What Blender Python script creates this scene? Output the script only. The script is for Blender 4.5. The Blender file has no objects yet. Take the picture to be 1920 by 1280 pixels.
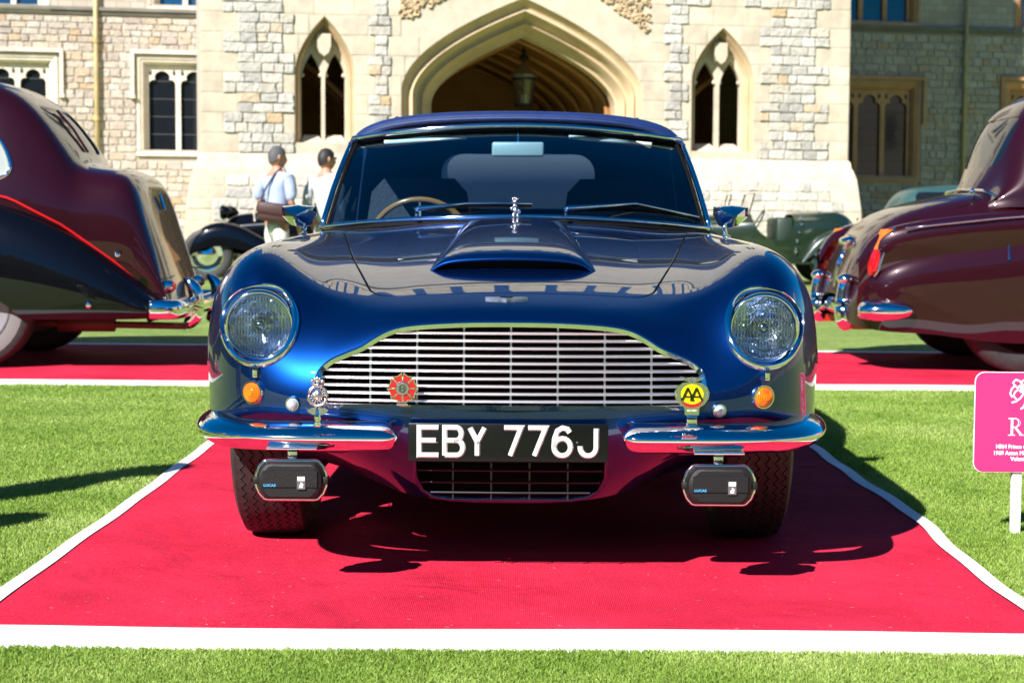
import bpy, bmesh, math, random
import numpy as np
from math import sin, cos, pi, radians, sqrt, atan2, hypot
from mathutils import Vector, Matrix, geometry
from mathutils.bvhtree import BVHTree
R = random.Random(7)
S = bpy.context.scene
COL = S.collection

# ------------------------------------------------------------------ camera, sky, sun, exposure
CAM_Y, CAM_Z, FPX = -4.9, 0.885, 3180.0
cam_data = bpy.data.cameras.new('camera')
cam = bpy.data.objects.new('camera', cam_data); COL.objects.link(cam)
cam_data.sensor_width = 36.0
cam_data.lens = 36.0 * FPX / 1920.0
cam_data.clip_start, cam_data.clip_end = 0.05, 2000
PITCH = math.atan(220 / FPX)
cam.matrix_world = Matrix.Translation((0, CAM_Y, CAM_Z)) @ Matrix.Rotation(pi/2 - PITCH, 4, 'X') @ Matrix.Rotation(radians(0.30), 4, 'Z')
cam_data.dof.use_dof = True
cam_data.dof.focus_distance = 4.25
cam_data.dof.aperture_fstop = 7.5
S.camera = cam

SUN_DIR = Vector((0.72, 1.05, -1.0)).normalized()      # the way the light travels
elev = math.asin(-SUN_DIR.z)
sun_az = atan2(-SUN_DIR.x, -SUN_DIR.y)                   # from +Y, clockwise seen from above
world = bpy.data.worlds.new('World'); S.world = world
world.use_nodes = True
wn = world.node_tree; wn.nodes.clear()
sky = wn.nodes.new('ShaderNodeTexSky'); sky.sky_type = 'NISHITA'; sky.sun_disc = False
sky.sun_elevation = elev; sky.sun_rotation = sun_az
sky.air_density = .8; sky.dust_density = 0.0; sky.ozone_density = 3.0
bg = wn.nodes.new('ShaderNodeBackground'); bg.inputs[1].default_value = 0.05
wo = wn.nodes.new('ShaderNodeOutputWorld')
hs_ = wn.nodes.new('ShaderNodeHueSaturation'); hs_.inputs['Saturation'].default_value = 1.7; wn.links.new(sky.outputs[0], hs_.inputs['Color']); wn.links.new(hs_.outputs[0], bg.inputs[0]); wn.links.new(bg.outputs[0], wo.inputs[0])
sd_ = bpy.data.lights.new('sun', 'SUN'); sd_.energy = 4.8; sd_.angle = radians(0.55); sd_.color = (1.0, 0.965, 0.925)
sun = bpy.data.objects.new('sun', sd_); COL.objects.link(sun)
sun.rotation_euler = SUN_DIR.to_track_quat('-Z', 'Y').to_euler()
S.view_settings.view_transform = 'Standard'; S.view_settings.look = 'None'
S.view_settings.exposure = 1.2; S.view_settings.gamma = 1.0
try: S.view_settings.use_curve_mapping = False
except Exception: pass
S.render.engine = 'CYCLES'
S.cycles.use_denoising = True
S.cycles.max_bounces = 8; S.cycles.transparent_max_bounces = 12

GZ = -.015          # ground level
CAM_M = cam.matrix_world.copy()
def ray(px, py):
    d = CAM_M.to_3x3() @ Vector(((px - 960) / FPX, -(py - 640) / FPX, -1.0))
    return Vector(CAM_M.translation), d
def atY(px, py, y):
    o, d = ray(px, py); t = (y - o.y) / d.y
    return o + d * t
def atZ(px, py, z=0.0):
    o, d = ray(px, py); t = (z - o.z) / d.z
    return o + d * t

# ------------------------------------------------------------------ materials
MATS = {}
def mat(name, col=(.5, .5, .5), rough=.5, metal=0.0, coat=0.0, var=0.0, vscale=8.0, bump=0.0, bscale=60.0, coat_rough=.03,
        spec=.5, emit=None, estr=0.0, rnd=0.0, trans=0.0, alpha=1.0, island=False, sheen=0.0, ior=None, cior=1.5):
    if name in MATS: return MATS[name]
    m = bpy.data.materials.new(name); m.use_nodes = True
    nt = m.node_tree; b = nt.nodes['Principled BSDF']
    b.inputs['Base Color'].default_value = (*col, 1); b.inputs['Roughness'].default_value = rough
    b.inputs['Metallic'].default_value = metal; b.inputs['Coat Weight'].default_value = coat
    b.inputs['Coat Roughness'].default_value = coat_rough; b.inputs['Coat IOR'].default_value = cior
    b.inputs['Specular IOR Level'].default_value = spec
    b.inputs['Transmission Weight'].default_value = trans
    b.inputs['Sheen Weight'].default_value = sheen
    if ior: b.inputs['IOR'].default_value = ior
    if emit: b.inputs['Emission Color'].default_value = (*emit, 1); b.inputs['Emission Strength'].default_value = estr
    L = nt.links.new
    tc = nt.nodes.new('ShaderNodeTexCoord')
    src = None
    if var > 0:
        n = nt.nodes.new('ShaderNodeTexNoise'); n.inputs['Scale'].default_value = vscale; n.inputs['Detail'].default_value = 6
        L(tc.outputs['Object'], n.inputs['Vector'])
        mr = nt.nodes.new('ShaderNodeMapRange'); mr.inputs[1].default_value = .3; mr.inputs[2].default_value = .7
        mr.inputs[3].default_value = 1 - var; mr.inputs[4].default_value = 1 + var
        L(n.outputs[0], mr.inputs[0])
        mx = nt.nodes.new('ShaderNodeVectorMath'); mx.operation = 'SCALE'; mx.inputs[0].default_value = col
        L(mr.outputs[0], mx.inputs['Scale']); src = mx.outputs[0]
        L(src, b.inputs['Base Color'])
    if bump > 0:
        n2 = nt.nodes.new('ShaderNodeTexNoise'); n2.inputs['Scale'].default_value = bscale; n2.inputs['Detail'].default_value = 5
        L(tc.outputs['Object'], n2.inputs['Vector'])
        bp = nt.nodes.new('ShaderNodeBump'); bp.inputs['Strength'].default_value = bump; bp.inputs['Distance'].default_value = .01
        L(n2.outputs[0], bp.inputs['Height']); L(bp.outputs[0], b.inputs['Normal'])
    MATS[name] = m
    return m

def glass_mat(name, tint=(.7, .85, .85), refl=1.0, rough=0.0, ior=1.5):
    if name in MATS: return MATS[name]
    m = bpy.data.materials.new(name); m.use_nodes = True; nt = m.node_tree; nt.nodes.clear(); L = nt.links.new
    o = nt.nodes.new('ShaderNodeOutputMaterial'); mx = nt.nodes.new('ShaderNodeMixShader')
    t = nt.nodes.new('ShaderNodeBsdfTransparent'); t.inputs[0].default_value = (*tint, 1)
    g = nt.nodes.new('ShaderNodeBsdfGlossy'); g.inputs['Roughness'].default_value = rough
    f = nt.nodes.new('ShaderNodeFresnel'); f.inputs[0].default_value = ior
    mm = nt.nodes.new('ShaderNodeMath'); mm.operation = 'MULTIPLY'; mm.inputs[1].default_value = 1.9 * refl; mm.use_clamp = True
    L(f.outputs[0], mm.inputs[0]); L(mm.outputs[0], mx.inputs[0]); L(t.outputs[0], mx.inputs[1]); L(g.outputs[0], mx.inputs[2]); L(mx.outputs[0], o.inputs[0])
    MATS[name] = m
    return m

def stone_mat(name, cols, rough=.85, bump=.5, bscale=9.0, vscale=3.0):
    """Stone whose tint differs from piece to piece (object and island random) with grain and stains."""
    m = bpy.data.materials.new(name); m.use_nodes = True; nt = m.node_tree; b = nt.nodes['Principled BSDF']; L = nt.links.new
    b.inputs['Roughness'].default_value = rough; b.inputs['Specular IOR Level'].default_value = .25
    oi = nt.nodes.new('ShaderNodeObjectInfo'); ge = nt.nodes.new('ShaderNodeNewGeometry')
    ad = nt.nodes.new('ShaderNodeMath'); ad.operation = 'ADD'; L(oi.outputs['Random'], ad.inputs[0]); L(ge.outputs['Random Per Island'], ad.inputs[1])
    fr = nt.nodes.new('ShaderNodeMath'); fr.operation = 'FRACT'; L(ad.outputs[0], fr.inputs[0])
    cr = nt.nodes.new('ShaderNodeValToRGB'); cr.color_ramp.interpolation = 'LINEAR'
    e = cr.color_ramp.elements
    while len(e) < len(cols): e.new(.5)
    for i, c in enumerate(cols):
        e[i].position = i / max(1, len(cols) - 1); e[i].color = (*c, 1)
    L(fr.outputs[0], cr.inputs[0])
    tc = nt.nodes.new('ShaderNodeTexCoord'); geo_p = ge.outputs['Position']
    n = nt.nodes.new('ShaderNodeTexNoise'); n.inputs['Scale'].default_value = vscale; n.inputs['Detail'].default_value = 8; n.inputs['Roughness'].default_value = .65
    L(geo_p, n.inputs['Vector'])
    mr = nt.nodes.new('ShaderNodeMapRange'); mr.inputs[1].default_value = .3; mr.inputs[2].default_value = .72; mr.inputs[3].default_value = .78; mr.inputs[4].default_value = 1.15
    L(n.outputs[0], mr.inputs[0])
    sc = nt.nodes.new('ShaderNodeVectorMath'); sc.operation = 'SCALE'; L(cr.outputs[0], sc.inputs[0]); L(mr.outputs[0], sc.inputs['Scale'])
    L(sc.outputs[0], b.inputs['Base Color'])
    n2 = nt.nodes.new('ShaderNodeTexNoise'); n2.inputs['Scale'].default_value = bscale; n2.inputs['Detail'].default_value = 7
    L(geo_p, n2.inputs['Vector'])
    bp = nt.nodes.new('ShaderNodeBump'); bp.inputs['Strength'].default_value = bump; bp.inputs['Distance'].default_value = .05
    L(n2.outputs[0], bp.inputs['Height']); L(bp.outputs[0], b.inputs['Normal'])
    MATS[name] = m
    return m

# ------------------------------------------------------------------ object helpers
def link(name, data, parent=None, loc=None, rot=None, scale=None):
    o = bpy.data.objects.new(name, data); COL.objects.link(o)
    if parent is not None: o.parent = parent
    if loc is not None: o.location = loc
    if rot is not None: o.rotation_euler = rot
    if scale is not None: o.scale = scale
    return o
def thing(name, label, cat, loc=(0, 0, 0), rz=0.0, group=None, kind=None):
    if name != 'blue_convertible': loc = (loc[0], loc[1], loc[2] + GZ)
    o = link(name, None, None, loc, (0, 0, rz)); o['label'] = label; o['category'] = cat
    o.empty_display_size = .1
    if group: o['group'] = group
    if kind: o['kind'] = kind
    return o
def tag(o, label=None, cat=None, group=None, kind=None):
    if label: o['label'] = label
    if cat: o['category'] = cat
    if group: o['group'] = group
    if kind: o['kind'] = kind
    return o
def meshdata(name, V, F, m=None, smooth=False, N=None):
    me = bpy.data.meshes.new(name)
    me.from_pydata([tuple(map(float, v)) for v in V], [], [tuple(int(i) for i in f) for f in F])
    if m is not None: me.materials.append(m)
    me.update()
    if smooth or N is not None: me.polygons.foreach_set('use_smooth', [True] * len(me.polygons))
    if N is not None: me.normals_split_custom_set_from_vertices([tuple(map(float, n)) for n in N])
    return me
def obj(name, VF, m, parent=None, smooth=False, angle=None, N=None, **k):
    o = link(name, meshdata(name, VF[0], VF[1], m, smooth, N), parent, **k)
    if angle is not None:
        o.data.polygons.foreach_set('use_smooth', [True] * len(o.data.polygons)); o.data.set_sharp_from_angle(angle=radians(angle))
    return o
def join(*parts):
    V, F = [], []
    for v, f in parts:
        b = len(V); V += [tuple(p) for p in v]; F += [tuple(i + b for i in q) for q in f]
    return V, F
def xf(VF, M):
    return [tuple(M @ Vector(v)) for v in VF[0]], VF[1]
def mirx(VF):
    return [(-v[0], v[1], v[2]) for v in VF[0]], [tuple(reversed(f)) for f in VF[1]]
def box(x0, x1, y0, y1, z0, z1):
    V = [(x0,y0,z0),(x1,y0,z0),(x1,y1,z0),(x0,y1,z0),(x0,y0,z1),(x1,y0,z1),(x1,y1,z1),(x0,y1,z1)]
    return V, [(0,3,2,1),(4,5,6,7),(0,1,5,4),(1,2,6,5),(2,3,7,6),(3,0,4,7)]
def bbox_(x0, x1, y0, y1, z0, z1, b=.01, seg=2):
    """bevelled box"""
    bm = bmesh.new(); V, F = box(x0, x1, y0, y1, z0, z1)
    vs = [bm.verts.new(v) for v in V]
    for f in F: bm.faces.new([vs[i] for i in f])
    bmesh.ops.bevel(bm, geom=bm.edges[:], offset=b, segments=seg, profile=.5, affect='EDGES')
    bm.verts.index_update()
    r = ([tuple(v.co) for v in bm.verts], [tuple(v.index for v in f.verts) for f in bm.faces]); bm.free()
    return r
def grid(P, closed_u=False, closed_v=False):
    """P: rows of points -> quads"""
    n, m = len(P), len(P[0]); V = [tuple(p) for r in P for p in r]; F = []
    for i in range(n if closed_v else n - 1):
        for j in range(m if closed_u else m - 1):
            a, b = i * m + j, i * m + (j + 1) % m; c, d = ((i + 1) % n) * m + (j + 1) % m, ((i + 1) % n) * m + j
            F.append((a, b, c, d))
    return V, F
def tube(path, r, seg=10, closed=False, cap=True, prof=None, up=(0, 0, 1)):
    """sweep a circle (or a profile [(a,b)]) of radius r (number or list) along path"""
    pts = [Vector(p) for p in path]; n = len(pts); rr = r if hasattr(r, '__len__') else [r] * n
    prof = prof or [(cos(2*pi*k/seg), sin(2*pi*k/seg)) for k in range(seg)]
    rows = []; u = Vector(up)
    for i, p in enumerate(pts):
        if closed: t = pts[(i+1) % n] - pts[i-1]
        else: t = pts[min(i+1, n-1)] - pts[max(i-1, 0)]
        t.normalize(); a = t.cross(u)
        if a.length < 1e-4: a = t.cross(Vector((1, 0, 0)) if abs(t.x) < .9 else Vector((0, 1, 0)))
        a.normalize(); b = a.cross(t).normalized()
        rows.append([tuple(p + a * (c * rr[i]) + b * (s * rr[i])) for c, s in prof])
    V, F = grid(rows, closed_u=True, closed_v=closed)
    if cap and not closed:
        m = len(prof); F.append(tuple(range(m))[::-1]); F.append(tuple((n-1)*m + k for k in range(m)))
    return V, F
def smooth_path(pts, n=8, closed=False):
    """Catmull-Rom through points"""
    P = [Vector(p) for p in pts]; k = len(P); out = []
    for i in range(k if closed else k - 1):
        if closed: a, b, c, d = P[i-1], P[i], P[(i+1) % k], P[(i+2) % k]
        else: a, b, c, d = P[max(i-1, 0)], P[i], P[i+1], P[min(i+2, k-1)]
        for j in range(n):
            t = j / n
            out.append(.5 * ((2*b) + (c - a)*t + (2*a - 5*b + 4*c - d)*t*t + (3*b - a - 3*c + d)*t**3))
    if not closed: out.append(P[-1])
    return out
def lathe(prof, seg=32, axis='z', full=True):
    """prof: [(r, h)] about z (h up); axis y: h along y"""
    rows = []
    for r, h in prof:
        rr = []
        for k in range(seg):
            a = 2*pi*k/seg
            rr.append((r*cos(a), r*sin(a), h) if axis == 'z' else ((r*cos(a), h, r*sin(a)) if axis == 'y' else (h, r*cos(a), r*sin(a))))
        rows.append(rr)
    return grid(rows, closed_u=True)
def prism(poly, y0, y1, holes=(), cap_back=True):
    """poly [(x,z)] extruded from y0 (front) to y1; with holes"""
    loops = [list(poly)] + [list(h) for h in holes]
    flat = [p for l in loops for p in l]
    tr = geometry.tessellate_polygon([[Vector((p[0], p[1], 0)) for p in l] for l in loops])
    n = len(flat)
    V = [(p[0], y0, p[1]) for p in flat] + [(p[0], y1, p[1]) for p in flat]; F = []
    for t in tr:
        a, b, c = [flat[i] for i in t]
        ar = (b[0]-a[0])*(c[1]-a[1]) - (b[1]-a[1])*(c[0]-a[0])
        if ar < 0: t = tuple(reversed(t))
        F.append(tuple(t))
        if cap_back: F.append(tuple(i + n for i in reversed(t)))
    b0 = 0
    for li, l in enumerate(loops):
        k = len(l); A = sum(l[i][0]*l[(i+1) % k][1] - l[(i+1) % k][0]*l[i][1] for i in range(k))
        ccw = A > 0
        if li > 0: ccw = not ccw
        for i in range(k):
            a, b = b0 + i, b0 + (i+1) % k
            F.append((a, a + n, b + n, b) if ccw else (a, b, b + n, a + n))
        b0 += k
    return V, F
def ellipse(cx, cz, a, b, n=32, a0=0, a1=2*pi, end=False):
    m = n if not end else n - 1
    return [(cx + a*cos(a0 + (a1-a0)*k/m), cz + b*sin(a0 + (a1-a0)*k/m)) for k in range(n)]
def rrect(x0, x1, z0, z1, r, n=5):
    out = []
    for cx, cz, s in ((x1-r, z1-r, 0), (x0+r, z1-r, pi/2), (x0+r, z0+r, pi), (x1-r, z0+r, 1.5*pi)):
        out += [(cx + r*cos(s + pi/2*k/n), cz + r*sin(s + pi/2*k/n)) for k in range(n+1)]
    return out

# ---- B-spline skins
def bspline(C, su=8, sv=8):
    """C: control grid (rows v, columns u, 3), ends extrapolated. returns P, N grids"""
    C = np.array(C, float)
    C = np.concatenate([2*C[:1] - C[1:2], C, 2*C[-1:] - C[-2:-1]], 0)
    C = np.concatenate([2*C[:, :1] - C[:, 1:2], C, 2*C[:, -1:] - C[:, -2:-1]], 1)
    def basis(n, s):
        B = []; D = []
        for i in range(n - 3):
            for k in range(s):
                t = k / s; r = np.zeros(n); d = np.zeros(n)
                r[i:i+4] = [(1-t)**3/6, (3*t**3 - 6*t*t + 4)/6, (-3*t**3 + 3*t*t + 3*t + 1)/6, t**3/6]
                d[i:i+4] = [-(1-t)**2/2, (9*t*t - 12*t)/6, (-9*t*t + 6*t + 3)/6, t*t/2]
                B.append(r); D.append(d)
        r = np.zeros(n); d = np.zeros(n); r[-3:] = [1/6, 4/6, 1/6]; d[-3:] = [-.5, 0, .5]; B.append(r); D.append(d)
        return np.array(B), np.array(D)
    Bv, Dv = basis(C.shape[0], sv); Bu, Du = basis(C.shape[1], su)
    P = np.einsum('ai,ijk,bj->abk', Bv, C, Bu); Pu = np.einsum('ai,ijk,bj->abk', Bv, C, Du); Pv = np.einsum('ai,ijk,bj->abk', Dv, C, Bu)
    N = np.cross(Pu, Pv); N /= np.maximum(np.linalg.norm(N, axis=2, keepdims=True), 1e-12)
    return P, N
def gridmesh(P, N):
    n, m = P.shape[:2]; V = P.reshape(-1, 3); NN = N.reshape(-1, 3)
    i, j = np.meshgrid(np.arange(n-1), np.arange(m-1), indexing='ij'); a = (i*m + j).ravel()
    F = np.stack([a, a+1, a+m+1, a+m], 1)
    return V, NN, [tuple(f) for f in F.tolist()]
def clip(V, N, F, sd, lip=None):
    """keep sd >= 0; cut exactly along sd = 0. lip: vector or 'n<depth>' to turn the cut edge inwards"""
    V = [tuple(v) for v in V]; N = [tuple(n) for n in N]; sd = list(sd); cache = {}; out = []; edges = []
    V2, N2, mp = [], [], {}
    def keep(i):
        if i not in mp: mp[i] = len(V2); V2.append(V[i]); N2.append(N[i])
        return mp[i]
    def cutv(i, j):
        k = (min(i, j), max(i, j))
        if k not in cache:
            a, b = k; t = sd[a] / (sd[a] - sd[b]); t = min(max(t, 0), 1)
            V2.append(tuple(V[a][q] + (V[b][q] - V[a][q]) * t for q in range(3)))
            N2.append(tuple(N[a][q] + (N[b][q] - N[a][q]) * t for q in range(3)))
            cache[k] = len(V2) - 1
        return cache[k]
    for f in F:
        s = [sd[i] >= 0 for i in f]
        if all(s): out.append(tuple(keep(i) for i in f)); continue
        if not any(s): continue
        poly = []; cuts = []
        for q in range(len(f)):
            i, j = f[q], f[(q+1) % len(f)]
            if sd[i] >= 0: poly.append(keep(i))
            if (sd[i] >= 0) != (sd[j] >= 0):
                c = cutv(i, j); poly.append(c); cuts.append((c, sd[i] >= 0))
        if len(poly) >= 3: out.append(tuple(poly))
        if len(cuts) == 2:
            (a, oa), (b, ob) = cuts
            edges.append((a, b) if oa else (b, a))
    if lip is not None:
        dup = {}
        def d(i):
            if i not in dup:
                v = V2[i]
                off = [-x * lip for x in N2[i]] if not hasattr(lip, '__len__') else lip
                V2.append(tuple(v[q] + off[q] for q in range(3))); N2.append(N2[i]); dup[i] = len(V2) - 1
            return dup[i]
        for a, b in edges: out.append((b, a, d(a), d(b)))
    return V2, N2, out
def poly_sd(pts, poly):
    """signed distance, positive outside, of 2D points to a polygon"""
    P = np.asarray(pts, float); Q = np.asarray(poly, float); d = np.full(len(P), 1e9); ins = np.zeros(len(P), bool)
    for i in range(len(Q)):
        a, b = Q[i], Q[(i+1) % len(Q)]; ab = b - a; t = np.clip(((P - a) @ ab) / max(ab @ ab, 1e-12), 0, 1)
        d = np.minimum(d, np.linalg.norm(P - (a + t[:, None] * ab), axis=1))
        c = ((a[1] > P[:, 1]) != (b[1] > P[:, 1]))
        with np.errstate(divide='ignore', invalid='ignore'):
            xx = (b[0] - a[0]) * (P[:, 1] - a[1]) / (b[1] - a[1] if b[1] != a[1] else 1e-12) + a[0]
        ins ^= c & (P[:, 0] < xx)
    return np.where(ins, -d, d)
# ------------------------------------------------------------------ helpers for trim
def stroke(path, w, y0, h, taper=.55, closed=False):
    """raised letter stroke: polyline in (x,z), width w, standing h out of plane y0 towards -y"""
    P = [Vector((a, b)) for a, b in path]; n = len(P); L1, L2 = [], []
    for i in range(n):
        if closed: d0, d1 = P[i] - P[i-1], P[(i+1) % n] - P[i]
        else: d0 = P[i] - P[i-1] if i else P[1] - P[0]; d1 = P[i+1] - P[i] if i < n-1 else P[i] - P[i-1]
        d0, d1 = d0.normalized(), d1.normalized(); n0, n1 = Vector((-d0.y, d0.x)), Vector((-d1.y, d1.x))
        m = (n0 + n1)
        m = m.normalized() if m.length > 1e-6 else n0
        k = min(1 / max(m.dot(n0), .35), 2.2); L1.append(m * k); L2.append(m * k)
    rows = []
    for i in range(n):
        p = P[i]; m = L1[i]; q = []
        for a, yy in ((.5*w, 0), (.5*w*taper, -h), (-.5*w*taper, -h), (-.5*w, 0)):
            q.append((p.x + m.x*a, y0 + yy, p.y + m.y*a))
        rows.append(q)
    V, F = grid(rows, closed_v=closed)
    if not closed: F += [(0, 1, 2, 3), tuple((n-1)*4 + k for k in (3, 2, 1, 0))]
    return V, F
def arc(cx, cz, rx, rz, a0, a1, n=10):
    return [(cx + rx*cos(radians(a0 + (a1-a0)*k/n)), cz + rz*sin(radians(a0 + (a1-a0)*k/n))) for k in range(n+1)]
def blob(c, r, seg=10, rings=7):
    rows = []
    for i in range(rings + 1):
        a = pi*i/rings
        rows.append([(c[0] + r[0]*sin(a)*cos(2*pi*k/seg), c[1] + r[1]*sin(a)*sin(2*pi*k/seg), c[2] + r[2]*cos(a)) for k in range(seg)])
    return grid(rows, closed_u=True)
def text(name, body, size, loc, m, parent, rot=(pi/2, 0, 0), align='LEFT', ext=.0006, off=0.0, sx=1.0):
    cu = bpy.data.curves.new(name, 'FONT'); cu.body = body; cu.size = size; cu.align_x = align; cu.extrude = ext; cu.offset = off
    cu.materials.append(m); cu.resolution_u = 3
    tmp = link('tmp', cu); bpy.context.evaluated_depsgraph_get().update()
    me = bpy.data.meshes.new_from_object(tmp.evaluated_get(bpy.context.evaluated_depsgraph_get())); bpy.data.objects.remove(tmp); me.name = name
    if not me.materials: me.materials.append(m)
    return link(name, me, parent, loc, rot, (sx, 1, 1))

# ------------------------------------------------------------------ lawn
def lawn_material():
    m = bpy.data.materials.new('lawn'); m.use_nodes = True; nt = m.node_tree; b = nt.nodes['Principled BSDF']; L = nt.links.new
    b.inputs['Roughness'].default_value = .8; b.inputs['Specular IOR Level'].default_value = .15
    ge = nt.nodes.new('ShaderNodeNewGeometry')
    def noise(sc, det=4, stretch=None):
        n = nt.nodes.new('ShaderNodeTexNoise'); n.inputs['Scale'].default_value = sc; n.inputs['Detail'].default_value = det
        if stretch:
            mp = nt.nodes.new('ShaderNodeMapping'); mp.inputs['Scale'].default_value = stretch; L(ge.outputs['Position'], mp.inputs[0]); L(mp.outputs[0], n.inputs['Vector'])
        else: L(ge.outputs['Position'], n.inputs['Vector'])
        return n
    n1, n2, n3 = noise(.9, 5), noise(26, 6, (1, .35, 1)), noise(5, 4)
    cr = nt.nodes.new('ShaderNodeValToRGB'); e = cr.color_ramp.elements
    e[0].position = .30; e[0].color = (.09, .165, .028, 1); e[1].position = .72; e[1].color = (.29, .37, .105, 1)
    m1 = nt.nodes.new('ShaderNodeMath'); m1.operation = 'MULTIPLY_ADD'; m1.inputs[1].default_value = .45; L(n2.outputs[0], m1.inputs[0])
    m2 = nt.nodes.new('ShaderNodeMath'); m2.operation = 'MULTIPLY_ADD'; m2.inputs[1].default_value = .35; L(n1.outputs[0], m2.inputs[0])
    m3 = nt.nodes.new('ShaderNodeMath'); m3.operation = 'MULTIPLY'; m3.inputs[1].default_value = .25; L(n3.outputs[0], m3.inputs[0])
    L(m3.outputs[0], m2.inputs[2]); L(m2.outputs[0], m1.inputs[2]); L(m1.outputs[0], cr.inputs[0]); L(cr.outputs[0], b.inputs['Base Color'])
    bp = nt.nodes.new('ShaderNodeBump'); bp.inputs['Strength'].default_value = .9; bp.inputs['Distance'].default_value = .03
    n4 = noise(60, 6, (1, .5, 1)); L(n4.outputs[0], bp.inputs['Height']); L(bp.outputs[0], b.inputs['Normal'])
    MATS['lawn'] = m; return m
lawn = obj('lawn', ([(-900, -900, GZ), (900, -900, GZ), (900, 900, GZ), (-900, 900, GZ)], [(0, 1, 2, 3)]), lawn_material()); lawn['kind'] = 'structure'

# ------------------------------------------------------------------ carpets
def carpet_material():
    m = bpy.data.materials.new('red_carpet_felt'); m.use_nodes = True; nt = m.node_tree; b = nt.nodes['Principled BSDF']; L = nt.links.new
    b.inputs['Roughness'].default_value = .95; b.inputs['Specular IOR Level'].default_value = .08
    ge = nt.nodes.new('ShaderNodeNewGeometry')
    n = nt.nodes.new('ShaderNodeTexNoise'); n.inputs['Scale'].default_value = 1.6; n.inputs['Detail'].default_value = 9; n.inputs['Roughness'].default_value = .62; L(ge.outputs['Position'], n.inputs['Vector'])
    n2 = nt.nodes.new('ShaderNodeTexNoise'); n2.inputs['Scale'].default_value = 160; n2.inputs['Detail'].default_value = 4; L(ge.outputs['Position'], n2.inputs['Vector'])
    a = nt.nodes.new('ShaderNodeMath'); a.operation = 'MULTIPLY_ADD'; a.inputs[1].default_value = .5; L(n2.outputs[0], a.inputs[0])
    h = nt.nodes.new('ShaderNodeMath'); h.operation = 'MULTIPLY'; h.inputs[1].default_value = .5; L(n.outputs[0], h.inputs[0]); L(h.outputs[0], a.inputs[2])
    cr = nt.nodes.new('ShaderNodeValToRGB'); e = cr.color_ramp.elements; e[0].position = .36; e[0].color = (.37, .008, .028, 1); e[1].position = .64; e[1].color = (.64, .028, .072, 1)
    L(a.outputs[0], cr.inputs[0]); L(cr.outputs[0], b.inputs['Base Color'])
    wv = nt.nodes.new('ShaderNodeTexWave'); wv.inputs['Scale'].default_value = 70; wv.inputs['Distortion'].default_value = .6; wv.bands_direction = 'X'; L(ge.outputs['Position'], wv.inputs['Vector'])
    s = nt.nodes.new('ShaderNodeMath'); s.operation = 'MULTIPLY_ADD'; s.inputs[1].default_value = .35; L(wv.outputs[1], s.inputs[0]); L(n2.outputs[0], s.inputs[2])
    bp = nt.nodes.new('ShaderNodeBump'); bp.inputs['Strength'].default_value = .45; bp.inputs['Distance'].default_value = .006; L(s.outputs[0], bp.inputs['Height']); L(bp.outputs[0], b.inputs['Normal'])
    n3 = nt.nodes.new('ShaderNodeTexNoise'); n3.inputs['Scale'].default_value = 2.2; n3.inputs['Detail'].default_value = 3; n3.inputs['Distortion'].default_value = .8; L(ge.outputs['Position'], n3.inputs['Vector'])
    b3 = nt.nodes.new('ShaderNodeBump'); b3.inputs['Strength'].default_value = .5; b3.inputs['Distance'].default_value = .06; L(n3.outputs[0], b3.inputs['Height']); L(b3.outputs[0], bp.inputs['Normal'])
    MATS['red_carpet_felt'] = m; return m
M_CARP = carpet_material(); M_WHITE = mat('white_hem', (.76, .76, .76), .7, var=.07, vscale=4, bump=.25, bscale=18)
from mathutils import noise as mnoise
def wavy(x, y, amp=.006): return .007 + .55*amp*(mnoise.noise(Vector((x*.9, y*.9, 3))) + .5*mnoise.noise(Vector((x*2.3, y*2.3, 7)))) 
def carpet(label, fn_l, fn_r, y0, y1, fw, sw, nx, ny, back=True, wfl=None):
    """fn_l/fn_r give the outer edges x(y); fw front hem width, sw side hem width"""
    root = thing('red_carpet', label, 'carpet', (0, 0, 0), 0, 'red carpets laid under the cars')
    def sheet(name, u0, u1, v0f, v1f, n1, n2, m, lift):
        rows = []
        for j in range(n2 + 1):
            y = v0f + (v1f - v0f)*j/n2; row = []
            for i in range(n1 + 1):
                a, b = u0(y), u1(y); x = a + (b - a)*i/n1; row.append((x, y + (wfl(x) if wfl else 0), wavy(x, y) + lift))
            rows.append(row)
        o = obj(name, grid(rows), m, root, smooth=True)
        return o
    L_, R_ = fn_l, fn_r
    sheet('felt', lambda y: L_(y) + sw, lambda y: R_(y) - sw, y0 + fw, y1 - (fw*.5 if back else 0), nx, ny, M_CARP, 0)
    sheet('white_border', L_, R_, y0, y0 + fw, nx, 4, M_WHITE, .002)
    if back: sheet('white_border', L_, R_, y1 - fw*.5, y1, nx, 2, M_WHITE, .002)
    if sw:
        sheet('white_border', L_, lambda y: L_(y) + sw, y0 + fw, y1 - (fw*.5 if back else 0), 2, ny, M_WHITE, .003)
        sheet('white_border', lambda y: R_(y) - sw, R_, y0 + fw, y1 - (fw*.5 if back else 0), 2, ny, M_WHITE, .003)
    # turned-down outer edge
    for f_ in (L_, R_):
        ys = [y0 + (y1 - y0)*k/ny for k in range(ny + 1)]
        obj('hem_edge', grid([[(f_(y), y + (wfl(f_(y)) if wfl else 0), wavy(f_(y), y) + .002), (f_(y), y + (wfl(f_(y)) if wfl else 0), -.002)] for y in ys]), M_WHITE, root, smooth=True)
    xs_ = [L_(y0) + (R_(y0) - L_(y0))*k/nx for k in range(nx + 1)]
    obj('hem_edge', grid([[(x, y0 + (wfl(x) if wfl else 0), wavy(x, y0) + .002), (x, y0 + (wfl(x) if wfl else 0), -.002)] for x in xs_]), M_WHITE, root, smooth=True)
    return root
rw = lambda y: 1.246 + .004*sin(y*11) + .018*sin(y*1.9 + .6) + .008*sin(y*4.7) + (.03 if y > 1.5 else 0)*min(1, (y - 1.5))
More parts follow.
